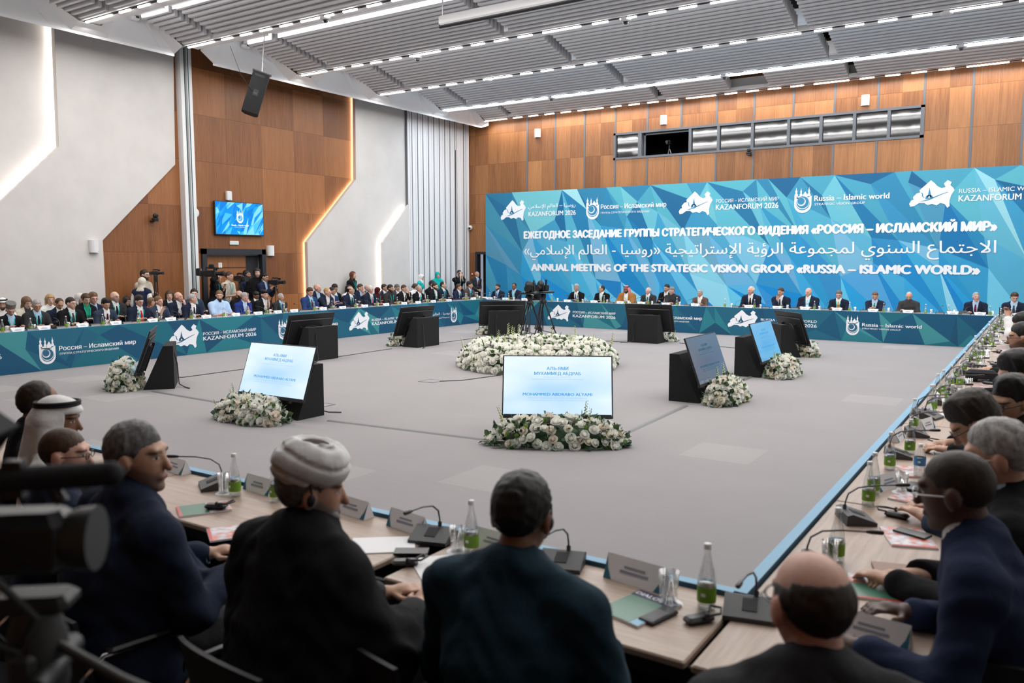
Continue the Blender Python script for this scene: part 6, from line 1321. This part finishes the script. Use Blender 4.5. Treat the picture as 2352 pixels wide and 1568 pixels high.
# front-row seats on the two far tables
for key, sh in SHORT.items():
    if not sh: continue
    p = WHERE[key]
    if key[0] == 'l':
        y = p.y; big = rr.random()
        put('cardw', -15.83 + J(.01), y - .26 + J(.04), PI / 2 + J(.1), 'white tent name card before ' + sh)
        put('mics', -15.93, y + .02 + J(.05), -PI / 2 + J(.3), 'gooseneck microphone before ' + sh)
        put('bottle', -15.92 + J(.03), y - .50 + J(.04), J(3), 'green labelled water bottle before ' + sh)
        put('glass', -15.98 + J(.02), y - .40 + J(.03), J(3), 'tumbler beside the bottle of ' + sh)
        if big < .35: put('rec', -16.05, y + .25, J(1), 'black receiver lying beside ' + sh)
        elif big < .7: put('paper', -16.15, y + J(.1), PI / 2 + J(.3), 'papers lying before ' + sh)
    elif key[0] == 'b':
        x = p.x; big = rr.random()
        put('cardw', x + .12 + J(.05), 22.33 + J(.01), J(.1), 'white tent name card before ' + sh)
        put('mics', x - .17 + J(.05), 22.43, PI + J(.3), 'gooseneck microphone before ' + sh)
        put('bottle', x - .50 + J(.06), 22.42 + J(.03), J(3), 'green labelled water bottle before ' + sh)
        put('glass', x - .38 + J(.03), 22.48 + J(.02), J(3), 'tumbler beside the bottle of ' + sh)
        if big < .5: put('paper', x + .25, 22.62, J(.4), 'papers lying before ' + sh)
xe = on(2160, 700, 1, 22.4).x                     # the one empty place
put('mics', xe, 22.43, PI, 'gooseneck microphone at the empty place under the banner'); put('cardw', xe + .28, 22.33, .05, 'white tent name card at the empty place under the banner'); put('bottle', xe - .32, 22.42, 0, 'green labelled water bottle at the empty place under the banner'); put('glass', xe - .2, 22.47, 0, 'tumbler at the empty place under the banner')
o = put('tablet', on(2212, 700, 1, 22.5).x, 22.5, 0, 'black tablet propped up beside the man in dark overcoat', TZ + .035); o.rotation_euler = (rad(25), 0, 0)
o = put('tablet', on(2088, 705, 1, 22.5).x, 22.55, 0, 'black tablet before the man in grey sweater', TZ + .03); o.rotation_euler = (rad(20), 0, 0)
o = put('tablet', -16.05, WHERE['l2'].y - .1, PI / 2, 'dark tablet propped before the man with big brown glasses', TZ + .035); o.rotation_euler = (0, rad(-25), PI / 2 * 0)
# aisle table: seat after seat down its length
def T(px, py): p = on(px, py, 2, TZ); return p.x, p.y
seatsR = [('r1', 3.55), ('r2', 4.35), ('r3', 5.15), ('r4', 6.0), ('r5', 6.85), ('r6', 7.7), ('r7', 8.6), ('r8', 9.5)]
aw = {'r1': 'the man with earpiece', 'r2': 'the cropped grey haired man', 'r3': 'the man bending low', 'r4': 'the man in dark framed glasses', 'r5': 'the curly haired man', 'r6': 'the bald bowed man', 'r7': 'the man with trimmed beard', 'r8': 'the glimpsed black haired man'}
put('mic', *T(1880, 1308), PI / 2 + .25, 'gooseneck microphone nearest the table corner on the aisle table'); put('bottle', *T(1921, 1288), 0, 'green labelled bottle nearest the corner on the aisle table'); put('glass', *T(1905, 1300), 0, 'tumbler nearest the corner on the aisle table')
put('mic', *T(1965, 1195), PI / 2 + .5, 'gooseneck microphone before the man with earpiece'); put('bottle', *T(1994, 1160), 0, 'green labelled bottle before the man with earpiece'); put('bottle', *T(2006, 1135), 0, 'second green labelled bottle behind that of the man with earpiece'); put('cardw', *T(2035, 1120), 1.2, 'tent card standing behind two bottles by the man with earpiece')
put('mag', *T(2085, 1236), .35, 'brochure with a photo cover and red edge before the man with earpiece'); o = put('phone', *T(2095, 1230), 1.2, 'phone lying on the photo cover brochure', TZ + .009); put('rec', *T(2060, 1188), 1.4, 'black receiver beside the hand of the man with earpiece')
put('green', *T(2010, 1352), .25, 'green and red brochure near the elbow of the man with earpiece'); put('note', *T(2050, 1318), .3, 'tan notebook beyond the green and red brochure'); put('cardw', *T(2003, 1468), -.12, 'wide tent card before the bald man at the corner')
put('green', *T(2110, 1150), 1.3, 'green folder under a black tablet on the aisle table'); o = put('tablet', *T(2130, 1128), 1.35, 'black tablet on the green folder', TZ + .0105); put('bottleb', *T(2111, 1095), 0, 'blue labelled plastic bottle before the cropped grey haired man'); put('glass', *T(2070, 1130), 0, 'tumbler beside the blue labelled bottle')
put('bottle', *T(2043, 1078), 0, 'green labelled bottle before the cropped grey haired man'); put('mic', *T(2062, 1048), PI / 2 + .3, 'gooseneck microphone before the cropped grey haired man'); put('card', *T(2060, 1010), 1.5, 'tent card before the cropped grey haired man'); put('mag', *T(2110, 1085), .4, 'brochure half hidden by the blue labelled bottle')
put('bottle', *T(2089, 1042), 0, 'green labelled bottle before the man bending low'); put('mic', *T(2105, 1000), PI / 2 + .3, 'gooseneck microphone before the man bending low'); put('card', *T(2126, 985), 1.3, 'grey tent card before the man bending low'); put('bottle', *T(2098, 985), 0, 'second green labelled bottle before the man bending low'); put('green', *T(2185, 1050), .2, 'green and red brochure under the hands of the man bending low'); put('rec', *T(2160, 1025), .8, 'black receiver before the man bending low')
put('mic', *T(2120, 955), PI / 2 + .3, 'gooseneck microphone before the man in dark framed glasses'); put('bottle', *T(2142, 945), 0, 'green labelled bottle before the man in dark framed glasses'); put('bottle', *T(2178, 922), 0, 'green labelled bottle between dark framed glasses and curly hair'); put('mag', *T(2215, 940), .25, 'red edged brochure before the man in dark framed glasses'); put('paper', *T(2195, 958), 1.3, 'papers before the man in dark framed glasses'); put('glass', *T(2172, 945), 0, 'tumbler before the man in dark framed glasses')
put('green', *T(2250, 892), .15, 'green brochure with red edge beside the black case'); put('bottle', *T(2165, 905), 0, 'bottle beside the black case on the aisle table'); put('mic', *T(2190, 878), PI / 2 + .2, 'gooseneck microphone beside the black case'); put('rec', *T(2270, 884), 1.2, 'black receiver on the green brochure beside the black case', TZ + .01)
t = thing('speaker_case', 'soft black box case on the aisle table before the curly haired man', 'case', (*T(2253, 876), TZ), .15); MB().box((0, 0, .065), (.30, .13, .13), None, 0, .03).build('body', M_blk2, t); MB().tube([(-.03, -.066, .03), (-.04, -.09, .02), (0, -.1, .015), (.04, -.09, .02), (.03, -.066, .03)], .006, 6).build('loop', M_black, t)
y = 7.6; k = 0
ordw = ['first', 'second', 'third', 'fourth', 'fifth', 'sixth', 'seventh', 'eighth', 'ninth', 'tenth', 'eleventh', 'twelfth', 'thirteenth', 'fourteenth', 'fifteenth', 'sixteenth', 'seventeenth', 'eighteenth']
while y < 21.6:
    w_ = ordw[k]; x0 = -.83
    put('mic', x0 + .10 + J(.04), y, PI / 2 + J(.4), w_ + ' gooseneck microphone beyond the black case along the aisle table')
    put('bottle', x0 + .05 + J(.04), y + .26 + J(.08), 0, w_ + ' water bottle beyond the black case along the aisle table')
    if k % 3 != 1: put('bottle', x0 + .17 + J(.04), y + .40 + J(.06), 0, w_ + ' inner water bottle beyond the black case along the aisle table')
    put('card', x0 + .03, y + .12 + J(.05), PI / 2 + J(.3), w_ + ' tent card beyond the black case along the aisle table')
    put('glass', x0 + .22 + J(.03), y + .33 + J(.05), 0, w_ + ' tumbler beyond the black case along the aisle table')
    put(('mag', 'green', 'paper', 'mag')[k % 4], x0 + .42 + J(.05), y + J(.1), PI / 2 * (k % 2) + J(.4), w_ + ' printed matter beyond the black case along the aisle table')
    if k % 2: put('rec', x0 + .34 + J(.04), y + .32, J(2), w_ + ' receiver beyond the black case along the aisle table')
    y += .80; k += 1
t = thing('coffee_cup', 'white coffee cup on saucer before the man with trimmed beard', 'cup', (*T(2292, 790), TZ)); MB().lathe([(0, .004), (.07, .012), (.068, .016), (0, .008)], 18).build('saucer', M_paper, t); MB().lathe([(0, .012), (.028, .014), (.042, .065), (.039, .065), (.025, .02), (0, .02)], 18).build('cup', M_paper, t)
# wooden table
put('cardw', *T(405, 1082), -.12, 'tent name card before the grey haired man in profile'); put('mic', *T(490, 1118), PI - .55 - PI, 'gooseneck microphone before the grey haired man in profile'); put('bottle', *T(540, 1138), 0, 'green labelled bottle between profile man and turbaned man'); put('glass', *T(515, 1132), 0, 'tumbler between profile man and turbaned man')
put('cardw', *T(598, 1128), -.1, 'tent name card half hidden by the turbaned man'); put('bottle', *T(634, 1150), 0, 'green labelled bottle half hidden by the turban'); put('green', *T(468, 1170), -.5, 'green brochure by the grey haired man in profile'); put('rec', *T(497, 1172), -1.0, 'black receiver on the brochure by the profile man', TZ + .012)
put('mag', *T(548, 1222), -.55, 'red edged brochure behind the turbaned man'); put('cardw', *T(812, 1180), -.12, 'tent name card directly before the turbaned man'); put('cardw', *T(937, 1215), -.14, 'tent name card between turbaned man and teal suit'); o = put('mic', *T(993, 1240), .3, 'gooseneck microphone between turbaned man and teal suit')
put('bottle', *T(1083, 1268), 0, 'green labelled bottle beside the teal suit'); put('glass', *T(1050, 1265), 0, 'tumbler beside the bottle of the teal suit'); put('paper', *T(880, 1252), -.9, 'papers under the hands of the turbaned man'); put('paper', *T(1012, 1306), .9, 'white sheets lying between turbaned man and teal suit'); put('paper', *T(1070, 1330), .5, 'white sheets half under the teal elbow')
put('rec', *T(930, 1298), -.9, 'black receiver with coiled earphone beside the white sheets'); t = put('phone', *T(945, 1268), -1.0, 'black remote pad between the microphone and turbaned man'); put('cardw', *T(1140, 1262), -.1, 'tent name card hidden by the teal suit head'); put('mic', *T(1290, 1300), PI + .3 - PI, 'gooseneck microphone hidden behind the teal shoulder')
put('cardw', *T(1462, 1338), -.13, 'blue tinted tent card beside the teal shoulder').scale = (1.12, 1.12, 1.12); put('glass', *T(1535, 1385), 0, 'tumbler on scalloped paper beside the tent card', TZ, 1.12); put('bottle', *T(1622, 1396), 0, 'green labelled bottle before the table corner', TZ, 1.05); put('rec', *T(1605, 1428), -.6, 'black receiver with earphone before the corner bottle'); put('mic', *T(1722, 1412), .25, 'gooseneck microphone at the table corner')
p = T(1468, 1398); t = thing('magazine', 'green magazine with dark title band beside the teal elbow', 'magazine', (p[0], p[1], TZ), -.25)
MB().box((0, 0, .004), (.20, .27, .008)).build('pages', M_paper, t); MB().box((0, .105, .0087), (.199, .058, .0012)).build('title_band', M_navyp, t); MB().box((-.02, -.03, .0087), (.155, .208, .0012)).build('cover_picture', M_gr, t); MB().box((.08, -.03, .0087), (.038, .208, .0012)).build('side_band', pm('print_sky', (.12, .38, .55), .35), t)
m = MB(); text(m, 'DIALOGUE', Matrix.Translation((0, .090, .0095)), -.092, 0, .18, .026, .03); m.build('lettering', M_text, t)
p = T(1512, 1418); t = thing('keypad', 'slim black keypad beside the green magazine', 'keypad', (p[0], p[1], TZ), -.25); MB().box((0, 0, .008), (.07, .16, .016), None, 0, .005).build('housing', M_black, t)
m = MB()
for i in range(8): m.box((0, -.06 + i * .012, .0165), (.055, .008, .002))
m.build('key_row', M_grey, t)
# ================================================================ CHAIRS
def chair_proto():
    t = bpy.data.objects.new('conference_chair', None); COL.objects.link(t)
    MB().box((0, .0, .455), (.46, .44, .05), None, 0, .02).build('seat', M_blk2, t)
    m = MB(); n = 9; vs = []; fs = []
    for i in range(n):
        a = -1 + 2 * i / (n - 1)
        for zz in (.50, .66, .84):
            yb = -.22 - (zz - .5) * .18 + .05 * a * a
            for th in (0, -.018): vs.append((a * .235, yb + th, zz - (.03 * a * a if zz > .8 else 0)))
    for i in range(n - 1):
        o = i * 6
        for k in (0, 2): fs += [(o + k, o + 6 + k, o + 8 + k, o + 2 + k), (o + k + 1, o + k + 3, o + k + 9, o + k + 7)]
        fs += [(o + 4, o + 10, o + 11, o + 5), (o, o + 1, o + 7, o + 6)]
    fs += [(0, 2, 3, 1), (2, 4, 5, 3)]; o = (n - 1) * 6; fs += [(o, o + 1, o + 3, o + 2), (o + 2, o + 3, o + 5, o + 4)]
    m.add(vs, fs, 0, False); m.build('backrest', pm('chair_back_black', (.02, .021, .024), .6), t)
    for sx in (-1, 1):
        MB().tube([(sx * .25, .24, 0), (sx * .25, .10, .46)], .012, 8).build('leg', M_chrome, t); MB().tube([(sx * .25, -.30, 0), (sx * .25, -.12, .46)], .012, 8).build('leg', M_chrome, t)
        MB().tube([(sx * .25, .12, .46), (sx * .27, .14, .64), (sx * .27, .08, .67), (sx * .27, -.16, .67), (sx * .25, -.23, .60), (sx * .25, -.14, .46)], .011, 8).build('armrest_frame', M_chrome, t)
        MB().box((sx * .27, -.02, .685), (.045, .26, .025), None, 0, .01).build('armrest', M_black, t)
    KIDS[t.name] = list(t.children); return t
CH = [chair_proto()]; _first = [1]
def chair(x, y, rz, label):
    o = CH[0] if _first[0] else copy_tree(CH[0]); _first[0] = 0
    o.location = (x, y, 0); o.rotation_euler = (0, 0, rz); tag(o, label, 'chair', 'black conference chairs')
def behind(key, label, back=.0):
    r_ = PEOPLE[key]['root']; chair(r_.location.x + math.sin(r_.rotation_euler[2]) * back, r_.location.y - math.cos(r_.rotation_euler[2]) * back, r_.rotation_euler[2], label)
for k, l in (('n3', 'black chair of the bald man by the video camera'), ('n4', 'black chair with chrome legs under the grey haired man in profile'), ('n5', 'black chair under the turbaned man'), ('n6', 'black chair under the man in teal suit'), ('n7', 'black chair under the bald man at the corner'), ('r1', 'black chair under the man with earpiece'), ('r2', 'black chair under the cropped grey haired man'), ('r3', 'black chair under the man bending low'), ('r4', 'black chair under the man in dark framed glasses'), ('n2', 'black chair under the man in white headcloth'), ('r5', 'black chair under the curly haired man'), ('r6', 'black chair under the bald bowed man'), ('r7', 'black chair under the man with trimmed beard'), ('r8', 'black chair under the glimpsed black haired man'), ('r9', 'black chair under the man with raised phone'), ('n1', 'black chair under the dark haired man')): behind(k, l)
p = on(840, 1475, 2, .84); chair(p.x, p.y + .26, -.28, 'empty black chair with its back to the camera, in front of the turbaned man')
p = on(2300, 1510, 2, .84); chair(p.x, p.y + .24, .2, 'empty black chair at the aisle table corner')
p = on(2190, 706, 1, 23.1); 
# ================================================================ CAMERAS
def rig(t, n='video_camera', s=1.0, fwd=(0, 1, 0)):
    MB().box((0, 0, 0), (.13 * s, .30 * s, .16 * s), None, 0, .02).box((0, -.2 * s, .0), (.11 * s, .12 * s, .13 * s), None, 0, .01).build('camera_body', M_black, t)
    MB().tube([(0, .14 * s, .0), (0, .22 * s, 0), (0, .34 * s, 0), (0, .36 * s, 0)], [.045 * s, .05 * s, .058 * s, .07 * s], 14).build('lens', M_black, t)
    MB().tube([(0, .12 * s, .08 * s), (0, .12 * s, .15 * s), (0, -.1 * s, .15 * s), (0, -.12 * s, .08 * s)], .014 * s, 6).build('handle', M_black, t)
    MB().box((-.09 * s, .1 * s, .10 * s), (.05 * s, .10 * s, .06 * s), None, 0, .01).build('viewfinder', M_black, t); MB().tube([(.07 * s, -.02 * s, .13 * s), (.07 * s, .26 * s, .13 * s)], .016 * s, 8).build('microphone', M_blackm, t)
def tripod(t, h, spread=.38, mat=None, k=3):
    for q in range(k):
        a = .6 + q * 2 * PI / k; MB().tube([(.04 * math.cos(a), .04 * math.sin(a), h), (spread * math.cos(a), spread * math.sin(a), .01)], .014, 6).build('leg', mat or M_black, t)
    MB().lathe([(.03, h - .15), (.05, h - .02), (.045, h + .03), (.03, h + .06)], 10).build('tripod_head', M_black, t)
def cam_on_tripod(label, x, y, z, rz, s=1.0, spread=.38):
    t = thing('camera_tripod', label, 'camera', (x, y, 0), rz); tripod(t, z - .12 * s, spread); e = bpy.data.objects.new('video_camera', None); COL.objects.link(e); e.parent = t; e.location = (0, 0, z); rig(e, s=s); return t
p = on(551, 640, 0, -18.15); cam_on_tripod('video camera on tripod before the cream polo photographer', p.x, p.y, p.z, rad(-100), 1.0, .28)
p = on(632, 648, 0, -18.0); cam_on_tripod('camera with round hood on tripod worked by the young man in navy', p.x, p.y, p.z, rad(-75), .85, .34)
p = on(357, 627, 0, -18.2); t = cam_on_tripod('photo camera raised on monopod by the bearded photographer', p.x, p.y, p.z, rad(-70), .6, .06)
t = thing('video_camera', 'large shoulder video camera carried by the cameraman in black', 'camera', tuple(on(483, 628, 0, -18.3)), rad(-60)); rig(t, s=1.05); MB().box((.0, -.30, .04), (.15, .12, .2), None, 0, .02).box((.02, .05, .2), (.08, .15, .09), None, 0, .02).build('battery_pack', M_black, t)
MB().box((.06, .30, .22), (.02, .09, .13)).build('light_panel', M_paper, t)
r_ = PEOPLE['s11']; o = put('phone', 0, 0, 0, 'phone held up before the face of the man in black cardigan', 1); a = r_['yaw']; l = r_['root'].location; lp = (0.0, .26, float(r_['head'][2]) + .01); o.location = (l.x - lp[1] * math.sin(a), l.y + lp[1] * math.cos(a), lp[2]); o.rotation_euler = (PI / 2, PI / 2, a)
r_ = PEOPLE['r9']; o = put('phone', 0, 0, 0, 'phone raised at the far end of the aisle table', 1); a = r_['yaw']; l = r_['root'].location; o.location = (l.x - .58 * math.sin(a), l.y + .58 * math.cos(a), 1.28); o.rotation_euler = (PI / 2, 0, a)
# camcorder standing close to the lens
d = ray(72, 1240); P0 = Vector((0, 0, CAMH)) + d * 1.30
t = thing('camcorder_tripod', 'dark camcorder with shotgun microphone on a tripod, close and blurred', 'camera', (P0.x, P0.y, 0), rad(-50)); z0 = P0.z
M_cg = pm('camcorder_grey', (.026, .026, .026), .5)
MB().box((0, -.03, .0), (.085, .20, .10), None, 0, .02).build('camera_body', M_black, t).location = (0, 0, z0)
m = MB(); m.tube([(0, .04, .0), (0, .075, 0), (0, .10, .0)], [.036, .050, .052], 18); m.build('lens_hood', M_cg, t).location = (0, 0, z0)
m = MB(); m.tube([(0, -.14, .096), (0, .125, .104)], .0200, 14); m.ball((0, .125, .104), .0205, 12); m.build('microphone_foam', M_blackm, t).location = (0, 0, z0)
m = MB(); m.box((0, -.02, .10), (.02, .03, .06)); m.tube([(0, -.12, .07), (0, -.09, .095), (0, .03, .095), (0, .05, .06)], .012, 8); m.build('handle', M_black, t).location = (0, 0, z0)
m = MB(); Mh_ = Matrix.Translation((0, -.08, .20)) @ Matrix.Rotation(rad(-38), 4, 'X'); m.box((0, 0, 0), (.13, .10, .012), Mh_); m.box((-.06, 0, -.03), (.008, .10, .06), Mh_); m.box((.06, 0, -.03), (.008, .10, .06), Mh_); m.build('viewfinder_hood', M_blackm, t).location = (0, 0, z0)
m = MB(); m.tube([(.05, -.08, .05), (.09, -.02, -.02), (.07, .03, -.1), (.03, -.02, -.17)], .007, 6); m.tube([(.05, -.1, .02), (.10, -.08, -.06), (.06, -.04, -.14), (.02, .03, -.2)], .006, 6); m.build('cable', M_cg, t).location = (0, 0, z0)
m = MB(); m.box((.05, -.05, .015), (.012, .03, .02)); m.build('blue_plug', pm('plug_blue', (.02, .16, .45), .4), t).location = (0, 0, z0)
m = MB(); m.box((0, 0, -.10), (.07, .12, .03), None, 0, .01); m.lathe([(.03, -.30), (.045, -.24), (.045, -.16), (.03, -.10)], 12); m.tube([(0, -.02, -.14), (.04, .14, -.22), (.05, .2, -.25)], [.008, .009, .012], 8); m.box((.055, .0, -.19), (.02, .04, .05), None, 0, .008); m.tube([(-.06, .03, -.20), (.08, .03, -.21)], .018, 10); m.build('fluid_head', M_cg, t).location = (0, 0, z0)
for q in range(3):
    a = 2.2 + q * 2 * PI / 3; MB().tube([(.03 * math.cos(a), .03 * math.sin(a), z0 - .28), (.36 * math.cos(a), .36 * math.sin(a), .01)], .015, 8).build('leg', M_black, t)
